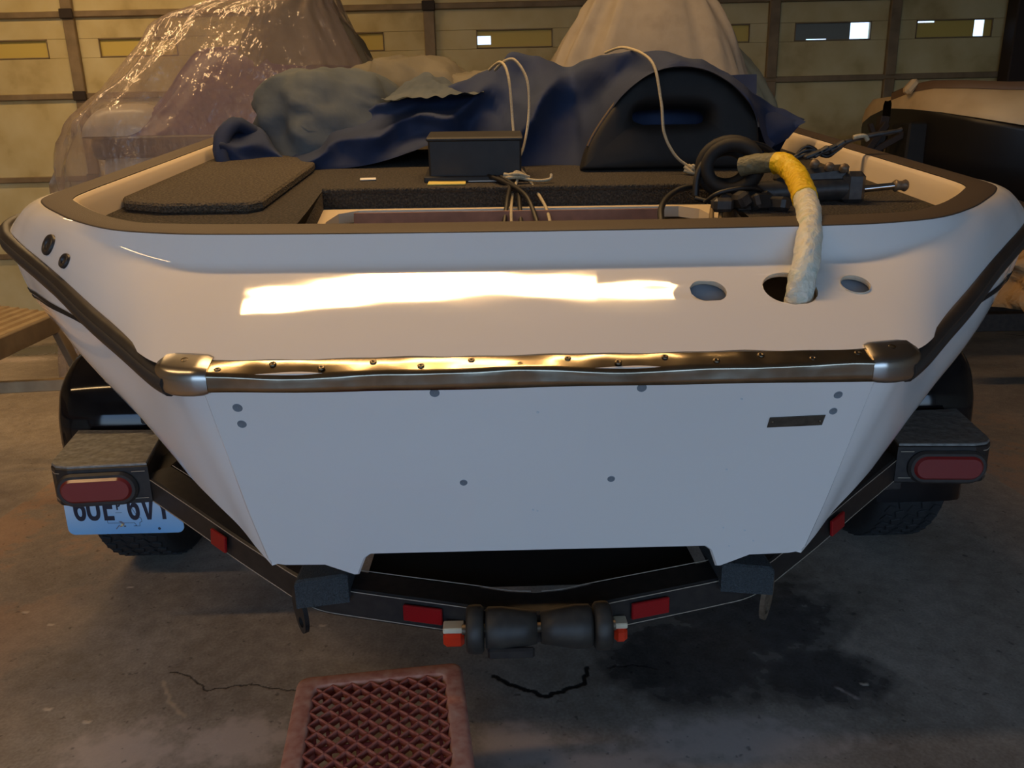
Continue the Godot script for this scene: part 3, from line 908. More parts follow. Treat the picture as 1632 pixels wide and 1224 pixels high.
func build_plate(t: Node3D) -> void:
	var im := Image.create(512, 260, false, Image.FORMAT_RGB8)
	for y in 260:
		var f := clampf((y - 90) / 170.0, 0, 1)
		im.fill_rect(Rect2i(0, y, 512, 1), rgb(206, 214, 222).lerp(rgb(112, 168, 214), f))
	var line := func(a: Vector2, b: Vector2, w: int, c: Color):
		var n := int(a.distance_to(b)) + 1
		for k in n + 1:
			var p := a.lerp(b, float(k) / n)
			im.fill_rect(Rect2i(int(p.x), int(p.y), w, w), c)
	var dk := rgb(44, 62, 86)
	var sh := [Vector2(178, 70), Vector2(180, 206), Vector2(296, 206), Vector2(304, 220), Vector2(292, 222), Vector2(318, 222), Vector2(320, 206), Vector2(330, 200), Vector2(328, 186), Vector2(310, 170), Vector2(286, 120), Vector2(270, 78)]
	for i in sh.size() - 1: line.call(sh[i], sh[i + 1], 2, dk)
	line.call(Vector2(220, 156), Vector2(246, 156), 2, dk)
	# printed perching bird
	for k in 60:
		var f := k / 59.0
		im.fill_rect(Rect2i(int(228 + 12 * sin(f * 3.0)), int(198 + f * 26), int(14 - 6 * absf(f - 0.4)), 2), rgb(96, 104, 132).lerp(rgb(176, 132, 96), f))
	im.fill_rect(Rect2i(236, 212, 8, 9), rgb(222, 206, 140))
	line.call(Vector2(212, 234), Vector2(228, 216), 3, rgb(96, 92, 108))
	im.fill_rect(Rect2i(248, 220, 9, 6), rgb(58, 54, 50))
	var m := mat(Color.WHITE, 0.4)
	m.albedo_texture = ImageTexture.create_from_image(im)
	m.uv1_scale = Vector3(1.0 / 0.304, -1.0 / 0.154, 1)
	m.uv1_offset = Vector3(0.5, 0.5, 0)
	var xf := Transform3D(Basis(Vector3.FORWARD, 0.004), Vector3(-1.0605, 0.4285, -1.842))
	var st := mk()
	prism(st, rounded(0.304, 0.154, 0.018, 6), 0.0015, xf, 0.0004)
	var pl := obj("licence_plate", st, m, t)
	pl.set_meta("label", "pale blue licence plate hanging below the left step")
	var ink := mat(rgb(24, 30, 48), 0.4)
	var font := SystemFont.new()
	font.font_names = PackedStringArray(["Droid Sans"])
	font.font_weight = 700
	var chars := [["6", -0.114], ["U", -0.077], ["E", -0.040], ["6", 0.026], ["V", 0.065], ["Y", 0.104]]
	for c in chars:
		var tm := TextMesh.new()
		tm.text = c[0]
		tm.font = font
		tm.font_size = 64
		tm.pixel_size = 0.001
		tm.depth = 0.001
		put("plate_character", tm, ink, pl, xf * Transform3D(Basis.from_scale(Vector3(1.0, 1.6, 1.0)), Vector3(c[1], -0.002, 0.0004)))
	var tp := TextMesh.new()
	tp.text = "P"
	tp.font = font
	tp.font_size = 32
	tp.pixel_size = 0.001
	tp.depth = 0.001
	put("plate_character", tp, ink, pl, xf * Transform3D(Basis.from_scale(Vector3(0.75, 1.1, 1.0)), Vector3(-0.012, 0.004, 0.0004)))
	st = mk()
	lathe(st, [Vector2(0.004, 0.0), Vector2(0.003, 0.001), Vector2(0.0003, 0.001)], Transform3D(Basis(Vector3.RIGHT, PI / 2), xf * Vector3(0.087, -0.064, 0)), 10)
	obj("plate_hole", st, ink, pl)

# ---------------------------------------------------------------- cloth
func cloth_noise(p: Vector3) -> float:
	return 0.0

func build_covers() -> void:
	var nz := FastNoiseLite.new()
	nz.seed = 7
	nz.frequency = 1.6
	nz.fractal_octaves = 2
	# blue tarp: columns of [bottom, top] along its front, left to right
	var cols := [
		[Vector2(-1.000, 1.300), Vector2(-0.998, 1.405), 0.05], [Vector2(-0.975, 1.268), Vector2(-0.960, 1.436), 0.10], [Vector2(-0.930, 1.262), Vector2(-0.900, 1.415), 0.10], [Vector2(-0.860, 1.260), Vector2(-0.850, 1.345), 0.07],
		[Vector2(-0.800, 1.260), Vector2(-0.795, 1.322), 0.06], [Vector2(-0.720, 1.264), Vector2(-0.705, 1.392), 0.09], [Vector2(-0.634, 1.276), Vector2(-0.621, 1.452), 0.10], [Vector2(-0.530, 1.285), Vector2(-0.520, 1.485), 0.10],
		[Vector2(-0.436, 1.305), Vector2(-0.415, 1.512), 0.10], [Vector2(-0.340, 1.335), Vector2(-0.330, 1.530), 0.10], [Vector2(-0.280, 1.350), Vector2(-0.250, 1.550), 0.10], [Vector2(-0.200, 1.310), Vector2(-0.180, 1.575), 0.10],
		[Vector2(-0.130, 1.275), Vector2(-0.110, 1.602), 0.12], [Vector2(-0.050, 1.268), Vector2(-0.040, 1.640), 0.12], [Vector2(0.024, 1.266), Vector2(-0.004, 1.672), 0.12], [Vector2(0.090, 1.264), Vector2(0.060, 1.662), 0.12],
		[Vector2(0.150, 1.264), Vector2(0.130, 1.640), 0.12], [Vector2(0.225, 1.275), Vector2(0.200, 1.622), 0.12], [Vector2(0.250, 1.330), Vector2(0.250, 1.632), 0.11], [Vector2(0.300, 1.410), Vector2(0.330, 1.648), 0.10],
		[Vector2(0.365, 1.500), Vector2(0.411, 1.658), 0.08], [Vector2(0.450, 1.565), Vector2(0.507, 1.648), 0.06], [Vector2(0.541, 1.590), Vector2(0.590, 1.632), 0.05], [Vector2(0.640, 1.580), Vector2(0.670, 1.613), 0.05],
		[Vector2(0.725, 1.540), Vector2(0.755, 1.575), 0.05], [Vector2(0.795, 1.475), Vector2(0.825, 1.520), 0.05], [Vector2(0.838, 1.400), Vector2(0.900, 1.475), 0.05], [Vector2(0.862, 1.350), Vector2(0.960, 1.450), 0.04], [Vector2(0.885, 1.320), Vector2(1.020, 1.422), 0.03]]
	var bots := []
	var tops := []
	for c in cols:
		bots.append(Vector3(c[0].x, c[0].y, c[2]))
		tops.append(Vector3(c[1].x, c[1].y, c[2]))
	var N := 150
	bots = spline(bots, N)
	tops = spline(tops, N)
	var rows := []
	for i in 46:
		var v := i / 45.0 * 1.45      # past 1 the cloth runs back over the ridge
		var r := []
		for j in N:
			var f := minf(v, 1.0)
			var b: Vector3 = bots[j]
			var t: Vector3 = tops[j]
			var p := Vector3(lerpf(b.x, t.x, f), lerpf(b.y, t.y, f), 0)
			var dep := b.z
			var z := -2.70 - dep * 1.6 * pow(f, 1.3)
			if v > 1.0:
				var k := (v - 1.0) / 0.45
				z -= 0.30 * k
				p.y -= 0.16 * k * k
			# the lower left half lies in long slanting folds; the right half hangs in steep ones
			var left := 1.0 - smoothstep(-0.2, 0.05, p.x)
			var fl := sin((p.y - 1.25 - (p.x + 0.8) * 0.38) * 19.0 + 1.2 * nz.get_noise_2d(p.x * 2.0, p.y * 2.0))
			var fold_l := 1.0 - 2.0 * pow(absf(fl), 1.15)
			var fold_r := 1.0 - 2.0 * pow(absf(sin((p.x - (p.y - 1.3) * 0.75) * 9.5 + 0.9 * nz.get_noise_2d(p.x * 1.4, p.y * 1.4))), 1.0)
			z += 0.005 * (1.0 - 2.0 * absf(nz.get_noise_2d(p.x * 4.0 + p.y * 3.0, p.y * 2.0 - p.x * 2.0) * 2.0)) * sin(PI * clampf(f, 0.03, 0.97))
			var amp := 0.040 * sin(PI * clampf(f, 0.04, 0.96)) + 0.006
			z += amp * (left * fold_l * 1.15 + (1.0 - left) * fold_r * 1.7 * (1.0 - 0.8 * smoothstep(0.35, 0.5, p.x)))
			z += 0.045 * nz.get_noise_3d(p.x * 1.6, p.y * 1.6, 3.0) * sin(PI * clampf(f, 0.0, 0.98))
			z += 0.175 * smoothstep(0.20, 0.40, p.x) * (1.0 - smoothstep(0.80, 0.90, p.x)) * (1.0 - smoothstep(1.0, 1.3, v))
			p.y += 0.012 * nz.get_noise_2d(p.x * 5.0, 9.0) * f
			if p.x > 0.2:
				var near := smoothstep(0.20, 0.40, p.x) * (1.0 - smoothstep(0.80, 0.90, p.x)) * 0.06
				p.x = lerpf(p.x, -0.07, near)
				p.y = lerpf(p.y, 1.25, near)
			r.append(Vector3(p.x, p.y, z))
		rows.append(r)
	var st := mk()
	grid(st, rows, false, true)
	var tarp := thing("boat_cover", "crumpled dark blue canvas boat cover heaped across the deck", "cover")
	obj("canvas", st, M.tarp, tarp)
	# rolled left end
	st = mk()
	tube(st, [Vector3(-1.0, 1.29, -2.735), Vector3(-1.008, 1.34, -2.73), Vector3(-0.998, 1.395, -2.75), Vector3(-0.965, 1.432, -2.79), Vector3(-0.93, 1.41, -2.86)], 0.026, 12, 0.0, 0.12, 20)
	obj("rolled_edge", st, M.tarp, tarp)
	# flap lying over the middle
	rows = []
	for i in 10:
		var v := i / 9.0
		var r := []
		for j in 80:
			var u := j / 79.0
			var x := lerpf(-0.45, -0.10, u)
			var y := 1.500 + 0.075 * sin(PI * minf(1.0, u * 1.25)) * v + 0.03 * v + 0.012 * nz.get_noise_2d(x * 9.0, v * 3.0) + 0.02 * u
			r.append(Vector3(x, y, -2.735 - 0.26 * v + 0.015 * sin(u * 11.0)))
		rows.append(r)
	st = mk()
	grid(st, rows, false, true)
	obj("flap", st, M.tarp_grey, tarp)
	# right-hand corner, a stiff fold of canvas
	st = mk()
	var tri := [Vector3(0.80, 1.52, -2.86), Vector3(0.90, 1.475, -2.80), Vector3(1.02, 1.424, -2.76), Vector3(0.96, 1.36, -2.74), Vector3(0.87, 1.31, -2.74)]
	var rim := []
	for p in tri: rim.append(p + Vector3(-0.03, 0.0, -0.20))
	var inn2 := []
	for p in tri: inn2.append(p.lerp(Vector3(0.86, 1.41, -2.72), 0.55))
	grid(st, [rim, tri, inn2], true, true)
	cap(st, inn2, true, 0)
	obj("corner_fold", st, M.tarp, tarp)
	# rounded humps
	hump(tarp, "draped_hump", M.tarp_grey, Vector3(-0.685, 1.30, -3.06), Vector3(0.30, 0.335, 0.26), 3, 0.14)
	st = mk()
	var sheet := []
	for i in 8:
		var r := []
		for j in 14: r.append(Vector3(lerpf(0.32, 0.84, j / 13.0), 1.272 + 0.30 * i / 7.0, -2.73 - 0.04 * i / 7.0 + 0.012 * sin(j * 1.3 + i * 0.6)))
		sheet.append(r)
	grid(st, sheet, false, true)
	obj("canvas", st, M.tarp, tarp)
	var ol := thing("canvas_sheet", "olive grey canvas sheet bunched behind the blue boat cover", "cover", Vector3.ZERO)
	hump(ol, "canvas", M.tarp_olive, Vector3(-0.42, 1.36, -3.50), Vector3(0.30, 0.375, 0.25), 12, 0.2)
	hump(ol, "canvas", M.tarp_olive, Vector3(-0.10, 1.36, -3.48), Vector3(0.30, 0.31, 0.25), 17, 0.2)
	# pale dust sheet and the grey canvas beside it
	var ds := thing("dust_sheet", "pale dust sheet draped into a tall peak over the console", "dust sheet")
	tent(ds, "sheet", M.drop, [[1.44, 0.10, 1.16, -3.80, 0.34], [1.60, 0.15, 1.13, -3.80, 0.32], [1.78, 0.225, 1.06, -3.80, 0.30], [1.95, 0.33, 0.97, -3.80, 0.26], [2.06, 0.40, 0.87, -3.80, 0.22], [2.20, 0.46, 0.80, -3.80, 0.18], [2.32, 0.55, 0.72, -3.80, 0.10], [2.34, 0.62, 0.66, -3.80, 0.02]], 5, 0.02)
	var gc := thing("canvas_cover", "grey green canvas sloping down to the right of the pale dust sheet", "cover")
	tent(gc, "canvas", M.canvas, [[1.44, 0.55, 1.36, -4.0, 0.34], [1.58, 0.56, 1.31, -4.0, 0.30], [1.72, 0.58, 1.215, -4.0, 0.27], [1.86, 0.60, 1.075, -4.0, 0.24], [2.0, 0.62, 0.94, -4.0, 0.20], [2.12, 0.64, 0.90, -4.0, 0.16], [2.26, 0.68, 0.82, -4.0, 0.08], [2.28, 0.72, 0.76, -4.0, 0.02]], 8, 0.015)

func hump(parent: Node, called: String, m: Material, at: Vector3, size: Vector3, seed_: int, rough: float) -> void:
	var nz := FastNoiseLite.new()
	nz.seed = seed_
	nz.frequency = 1.3
	var rows := []
	for i in 24:
		var v := i / 23.0
		var r := []
		for j in 56:
			var w := TAU * j / 56
			var e := 0.45
			var rad := pow(cos(v * PI / 2), e)
			var hh := pow(sin(v * PI / 2), 0.72)
			var d := Vector3(cos(w), hh, sin(w))
			var k := 1.0 + rough * nz.get_noise_3d(d.x * 1.6, d.y * 1.2, d.z * 1.6) + (0.07 - 0.17 * absf(sin(w * 3.5 + 1.3 * nz.get_noise_2d(v * 2.0, 0.3 * seed_) + v * 0.8))) * (1.0 - v * 0.8)
			r.append(at + Vector3(size.x * rad * cos(w) * k, size.y * hh * (1.0 + 0.3 * rough * nz.get_noise_2d(cos(w) * 2.0 * rad, sin(w) * 2.0 * rad)), size.z * rad * sin(w) * k))
		rows.append(r)
	var st := mk()
	grid(st, rows, true, false)
	obj(called, st, m, parent)

func tent(parent: Node, called: String, m: Material, lv: Array, seed_: int, fold: float) -> MeshInstance3D:
	# levels [y, left x, right x, centre z, half depth]; folds grow towards the hem
	var nz := FastNoiseLite.new()
	nz.seed = seed_
	nz.frequency = 0.9
	var pts := []
	var more := []
	for l in lv:
		pts.append(Vector3(l[1], l[0], l[2]))
		more.append(Vector3(l[3], l[4], 0))
	pts = spline(pts, 40)
	more = spline(more, 40)
	var rows := []
	for i in 40:
		var p: Vector3 = pts[i]
		var r := []
		var f := 1.0 - i / 39.0
		for j in 96:
			var w := TAU * j / 96
			var c := signf(cos(w)) * pow(absf(cos(w)), 0.6)
			var s := signf(sin(w)) * pow(absf(sin(w)), 0.6)
			var k := fold * (0.35 + f) * ((1.0 - 2.0 * pow(absf(sin(w * 6.5 + 2.2 * nz.get_noise_2d(w * 2.0, p.y * 1.2))), 0.7)) * 0.55 + 1.5 * nz.get_noise_3d(cos(w) * 2.5, p.y * 1.2, sin(w) * 2.5))
			var hx := (p.z - p.x) / 2
			r.append(Vector3((p.x + p.z) / 2 + (hx + k * minf(1.0, hx * 4.0)) * c, p.y, more[i].x + (more[i].y + k * minf(1.0, more[i].y * 4.0)) * s))
		rows.append(r)
	var st := mk()
	grid(st, rows, true, false)
	cap(st, rows[-1], true, 0)
	return obj(called, st, m, parent)

# ---------------------------------------------------------------- things lying on the deck
func build_deck_things() -> void:
	# black arched seat back with a slot
	var back := thing("seat_back", "black moulded arched backrest with a wide slot standing under the blue cover", "seat", Vector3(0.512, 1.262, -2.60))
	var outl := []
	var slot := []
	var n := 64
	var arc := []
	for q in [[0.295, 0.0], [0.285, 0.13], [0.253, 0.20], [0.18, 0.268], [0.095, 0.306], [0.011, 0.314], [-0.063, 0.300], [-0.137, 0.260], [-0.221, 0.160], [-0.274, 0.075], [-0.295, 0.0]]: arc.append(Vector3(q[0], q[1], 0))
	for p in spline(arc, n): outl.append(Vector2(p.x, p.y))
	outl.append(Vector2(-0.10, 0.0))
	outl.append(Vector2(0.10, 0.0))
	for k in outl.size():
		var a: Vector2 = outl[k]
		var w := (a - Vector2(0, 0.165)).angle()
		slot.append(Vector2(0.0, 0.168) + Vector2(signf(cos(w)) * pow(absf(cos(w)), 0.5) * 0.124, signf(sin(w)) * pow(absf(sin(w)), 0.7) * 0.030))
	var loops := []
	for q in [[0.0, -0.05, 1.0], [0.0, 0.02, 1.0], [0.0, 0.038, 0.985], [0.0, 0.046, 0.955], [0.25, 0.048, 1.0], [0.72, 0.047, 1.0], [0.86, 0.040, 1.0], [0.97, 0.020, 1.0], [1.0, 0.006, 1.0], [1.0, -0.05, 1.0]]:
		var r := []
		for k in outl.size():
			var o: Vector2 = Vector2(0, 0.12) + (outl[k] - Vector2(0, 0.12)) * q[2]
			var p: Vector2 = o.lerp(slot[k], q[0])
			r.append(Vector3(p.x, p.y, q[1]))
		loops.append(r)
	var st := mk()
	grid(st, loops, true, false)
	obj("shell", st, M.black_plastic, back)
	back.rotation.x = -0.10
	st = mk()
	var rimline := []
	for k in range(6, n - 6): rimline.append(Vector3(outl[k].x * 0.995, outl[k].y * 0.997, 0.034))
	tube(st, rimline, 0.006, 8)
	obj("edge_trim", st, mat(rgb(72, 54, 38), 0.5), back)
	# dark plastic box with a flanged foot
	var bx := thing("battery_box", "dark grey plastic box sitting on yellow paper between the ropes and the blue cover", "box", Vector3(-0.128, 1.240, -2.50))
	bx.rotation.x = 0.158
	st = mk()
	box(st, Vector3(0.285, 0.115, 0.16), Vector3(0, 0.072, 0), 0.006)
	obj("body", st, M.box, bx)
	st = mk()
	box(st, Vector3(0.318, 0.018, 0.185), Vector3(0, 0.013, 0), 0.003)
	obj("flange", st, M.box, bx)
	st = mk()
	box(st, Vector3(0.295, 0.012, 0.17), Vector3(0, 0.130, 0), 0.004)
	obj("lid", st, M.box, bx)
	# papers
	st = mk()
	box(st, Vector3(0.115, 0.004, 0.10), Vector3.ZERO, 0.001)
	var yp := obj("paper_pad", st, M.paper_yellow, self, Transform3D(Basis(Vector3.RIGHT, 0.158), Vector3(-0.215, deck_y(-2.40) + 0.003, -2.40)))
	tag(yp, "yellow paper pad sticking out from under the dark plastic box", "paper")
	st = mk()
	box(st, Vector3(0.05, 0.003, 0.035), Vector3.ZERO, 0.001)
	var wp := obj("paper_scrap", st, M.paper_white, self, Transform3D(Basis(Vector3.RIGHT, 0.158) * Basis(Vector3.UP, 0.15), Vector3(-0.468, deck_y(-2.47) + 0.003, -2.47)))
	tag(wp, "small white paper scrap on the carpet below the folded cover", "paper")
	st = mk()
	box(st, Vector3(0.10, 0.003, 0.03), Vector3.ZERO, 0.001)
	var wp2 := obj("paper_scrap", st, M.paper_white, self, Transform3D(Basis(Vector3.RIGHT, 0.158), Vector3(-0.10, deck_y(-2.415) + 0.003, -2.415)))
	tag(wp2, "thin white paper strip beside the yellow pad under the plastic box", "paper")
	# ropes
	var r1 := thing("rope", "doubled pale cord hanging over the blue cover to a knot at mid deck", "rope")
	st = mk()
	tube(st, [Vector3(-0.08, 1.60, -2.80), Vector3(-0.042, 1.606, -2.66), Vector3(-0.018, 1.552, -2.60), Vector3(-0.006, 1.405, -2.58), Vector3(0.0, 1.297, -2.52), Vector3(0.040, 1.228, -2.38), Vector3(0.072, 1.165, -2.20), Vector3(0.078, 1.115, -2.05), Vector3(0.078, 1.06, -1.98)], 0.0046, 8, 0.0, 0.08, 60)
	obj("cord", st, M.rope, r1)
	st = mk()
	tube(st, [Vector3(-0.06, 1.59, -2.72), Vector3(-0.028, 1.607, -2.64), Vector3(0.006, 1.603, -2.61), Vector3(0.042, 1.540, -2.59), Vector3(0.046, 1.444, -2.58), Vector3(0.032, 1.356, -2.56), Vector3(0.007, 1.297, -2.52), Vector3(-0.044, 1.250, -2.42)], 0.0046, 8, 0.0, 0.08, 50)
	obj("cord", st, M.rope, r1)
	st = mk()
	tube(st, [Vector3(-0.05, 1.240, -2.40), Vector3(-0.02, 1.244, -2.38), Vector3(0.01, 1.240, -2.37), Vector3(0.06, 1.232, -2.36), Vector3(0.098, 1.236, -2.37), Vector3(0.104, 1.25, -2.38)], 0.0046, 8, 0.0, 0.08, 30)
	tube(st, [Vector3(0.0, 1.236, -2.37), Vector3(-0.018, 1.19, -2.28), Vector3(-0.026, 1.145, -2.12), Vector3(-0.024, 1.06, -2.0)], 0.0044, 8, 0.0, 0.08, 30)
	obj("cord", st, M.rope, r1)
	st = mk()
	for k in 5:
		var a := k * 1.26
		tube(st, [Vector3(-0.03 + 0.014 * cos(a), 1.246 + 0.006 * sin(a * 2.0), -2.38), Vector3(0.0, 1.250 + 0.008 * cos(a), -2.365 + 0.01 * sin(a)), Vector3(0.026 + 0.01 * sin(a), 1.242, -2.375)], 0.0056, 7, 0.0, 0.1, 10)
	obj("knot", st, M.rope, r1)
	var r2 := thing("rope", "single pale cord running over the black backrest to a knot at its foot", "rope")
	st = mk()
	tube(st, [Vector3(0.33, 1.66, -2.86), Vector3(0.372, 1.652, -2.70), Vector3(0.432, 1.588, -2.545), Vector3(0.458, 1.468, -2.505), Vector3(0.470, 1.371, -2.495), Vector3(0.507, 1.302, -2.49), Vector3(0.560, 1.262, -2.485)], 0.0046, 8, 0.0, 0.08, 50)
	obj("cord", st, M.rope, r2)
	st = mk()
	for k in 5:
		var a := k * 1.26
		tube(st, [Vector3(0.545 + 0.012 * cos(a), 1.262 + 0.010 * sin(a), -2.48), Vector3(0.562, 1.258 + 0.012 * cos(a), -2.468), Vector3(0.580 + 0.008 * sin(a), 1.250 - 0.008 * cos(a), -2.475)], 0.0056, 7, 0.0, 0.1, 10)
	obj("knot", st, M.rope, r2)
	# taped steering hose
	var hose := thing("hose", "thick hose in yellow and white tape curving into a hole in the stern", "hose")
	var path := spline([Vector3(0.555, 1.262, -1.97), Vector3(0.598, 1.270, -1.93), Vector3(0.631, 1.265, -1.88), Vector3(0.633, 1.234, -1.80), Vector3(0.604, 1.199, -1.68), Vector3(0.572, 1.170, -1.57), Vector3(0.532, 1.132, -1.46), Vector3(0.507, 1.091, -1.40), Vector3(0.488, 1.055, -1.368), Vector3(0.480, 1.01, -1.358), Vector3(0.478, 0.995, -1.37)], 90)
	for q in [[0, 16, "grey_wrap", M.tape_grey, 0.024], [14, 38, "yellow_wrap", M.tape_yellow, 0.0265], [36, 89, "white_wrap", M.tape_white, 0.0245]]:
		st = mk()
		tube(st, path.slice(q[0], q[1] + 1), q[4], 18, 0.0, 0.06)
		obj(q[2], st, q[3], hose)
	# black rubber boot and cable loops
	var boot := thing("cable_loom", "tangle of black cables around a rubber boot behind the taped hose", "cable")
	for q in [[0.060, 0.020, 0.0], [0.055, 0.017, 0.025], [0.044, 0.016, -0.03]]:
		st = mk()
		var ring := []
		for k in 25:
			var a := TAU * k / 24
			ring.append(Vector3(0.540 + q[0] * 1.05 * cos(a), 1.262 + q[0] * sin(a), -2.02 + q[2] + 0.03 * cos(a)))
		tube(st, ring, q[1], 12)
		obj("boot_ring", st, M.black_plastic, boot)
	var loops2 := [[Vector3(0.34, 1.10, -1.86), Vector3(0.355, 1.16, -1.97), Vector3(0.40, 1.195, -2.05), Vector3(0.46, 1.212, -2.08), Vector3(0.56, 1.20, -2.10), Vector3(0.66, 1.19, -2.08)],
		[Vector3(0.455, 1.19, -2.02), Vector3(0.462, 1.25, -2.03), Vector3(0.498, 1.295, -2.04), Vector3(0.565, 1.320, -2.06), Vector3(0.65, 1.315, -2.10), Vector3(0.75, 1.27, -2.2)],
		[Vector3(0.45, 1.185, -2.0), Vector3(0.52, 1.17, -1.96), Vector3(0.60, 1.185, -1.97), Vector3(0.68, 1.18, -2.0)],
		[Vector3(0.47, 1.175, -1.98), Vector3(0.50, 1.20, -1.95), Vector3(0.58, 1.21, -1.95), Vector3(0.63, 1.19, -1.98)],
		[Vector3(0.44, 1.10, -1.80), Vector3(0.475, 1.155, -1.93), Vector3(0.50, 1.18, -1.99)],
		[Vector3(0.47, 1.09, -1.80), Vector3(0.495, 1.145, -1.92), Vector3(0.52, 1.175, -1.97)]]
	for k in loops2.size():
		st = mk()
		tube(st, loops2[k], 0.0085 if k < 2 else 0.006, 8, 0.0, 0.05, 40)
		obj("cable", st, M.cable if k < 4 else mat(rgb(112, 94, 62), 0.6), boot)
	st = mk()
	for k in 7: box(st, Vector3(0.05, 0.035, 0.04), Vector3(0.50 + 0.03 * k * 0.8, 1.170 + 0.006 * (k % 3), -1.93 - 0.03 * (k % 2)), 0.008, Basis(Vector3.UP, k * 0.9) * Basis(Vector3.RIGHT, k * 0.5))
	obj("connector_cluster", st, M.dark_metal, boot)
	var ctr := thing("cable_pair", "dark cable ends crossing into the well under the pale cord knot", "cable")
	for q in [[Vector3(-0.10, 1.252, -2.44), Vector3(-0.04, 1.228, -2.33), Vector3(0.02, 1.19, -2.20), Vector3(0.05, 1.10, -2.05)], [Vector3(-0.08, 1.25, -2.44), Vector3(-0.03, 1.22, -2.31), Vector3(-0.035, 1.18, -2.20), Vector3(-0.05, 1.10, -2.08)], [Vector3(-0.05, 1.245, -2.40), Vector3(-0.005, 1.21, -2.29), Vector3(0.0, 1.16, -2.18), Vector3(0.0, 1.08, -2.05)]]:
		st = mk()
		tube(st, q, 0.0065, 8, 0.0, 0.05, 24)
		obj("cable", st, M.cable, ctr)
	# steering cylinder with its chrome rod
	var cyl := thing("hydraulic_cylinder", "dark hydraulic cylinder with a chrome rod lying on the right of the deck", "cylinder")
	var c0 := Vector3(0.560, 1.192, -2.02)
	var c1 := Vector3(0.885, 1.205, -2.03)
	st = mk()
	tube(st, [c0, c0.lerp(c1, 0.05), c0.lerp(c1, 0.95), c1], 0.030, 16)
	obj("barrel", st, M.dark_metal, cyl)
	st = mk()
	box(st, Vector3(0.17, 0.052, 0.07), Vector3(0.775, 1.232, -2.05), 0.014, Basis(Vector3(0, 0, 1), 0.10))
	box(st, Vector3(0.06, 0.085, 0.085), Vector3(0.868, 1.205, -2.04), 0.014)
	box(st, Vector3(0.05, 0.04, 0.05), Vector3(0.69, 1.236, -2.03), 0.012, Basis(Vector3(0, 0, 1), 0.5))
	obj("valve_block", st, M.dark_metal, cyl)
	for p in [Vector3(0.80, 1.254, -2.02), Vector3(0.765, 1.262, -2.03), Vector3(0.835, 1.25, -2.01)]:
		st = mk()
		lathe(st, [Vector2(0.012, 0), Vector2(0.012, 0.012), Vector2(0.008, 0.016), Vector2(0.0005, 0.017)], Transform3D(Basis(Vector3.RIGHT, 0.7), p), 8)
		obj("bolt", st, M.rust, cyl)
	st = mk()
	tube(st, [Vector3(0.895, 1.201, -2.03), Vector3(0.985, 1.208, -2.03)], 0.0095, 14)
	obj("rod", st, M.chrome, cyl)
	st = mk()
	lathe(st, [Vector2(0.0005, -0.018), Vector2(0.012, -0.018), Vector2(0.016, -0.012), Vector2(0.012, -0.004), Vector2(0.012, 0.004), Vector2(0.016, 0.012), Vector2(0.012, 0.018), Vector2(0.0005, 0.018)], Transform3D(Basis(Vector3(0, 0, 1), PI / 2), Vector3(1.0, 1.209, -2.03)), 14)
	obj("rod_end", st, M.rust, cyl)
	# dark strap pulled over the right gunwale
	var strap := thing("tie_strap", "dark tangled tie strap pulled from the deck over the right gunwale", "strap")
	for k in 3:
		st = mk()
		tube(st, [Vector3(0.82 + k * 0.015, 1.272, -2.42), Vector3(0.89, 1.298 + 0.012 * k, -2.40), Vector3(0.955, 1.312 - 0.010 * k, -2.395), Vector3(1.02, 1.338, -2.39), Vector3(1.09, 1.352, -2.385), Vector3(1.17, 1.365, -2.38)], 0.0075 - 0.001 * k, 7, 0.0, 0.3, 40)
		obj("strap", st, M.cable if k else M.dark_metal, strap)
	st = mk()
	for k in 4: box(st, Vector3(0.055, 0.016, 0.02), Vector3(0.905 + 0.024 * k, 1.297 + 0.008 * k, -2.385), 0.005, Basis(Vector3(0, 0, 1), 0.35 + 0.2 * (k % 2)))
	obj("buckle", st, M.dark_metal, strap)
	st = mk()
	tube(st, [Vector3(1.02, 1.345, -2.375), Vector3(1.05, 1.35, -2.37), Vector3(1.065, 1.337, -2.375)], 0.007, 7, 0, 0.1, 10)
	obj("cord", st, M.rope, strap)

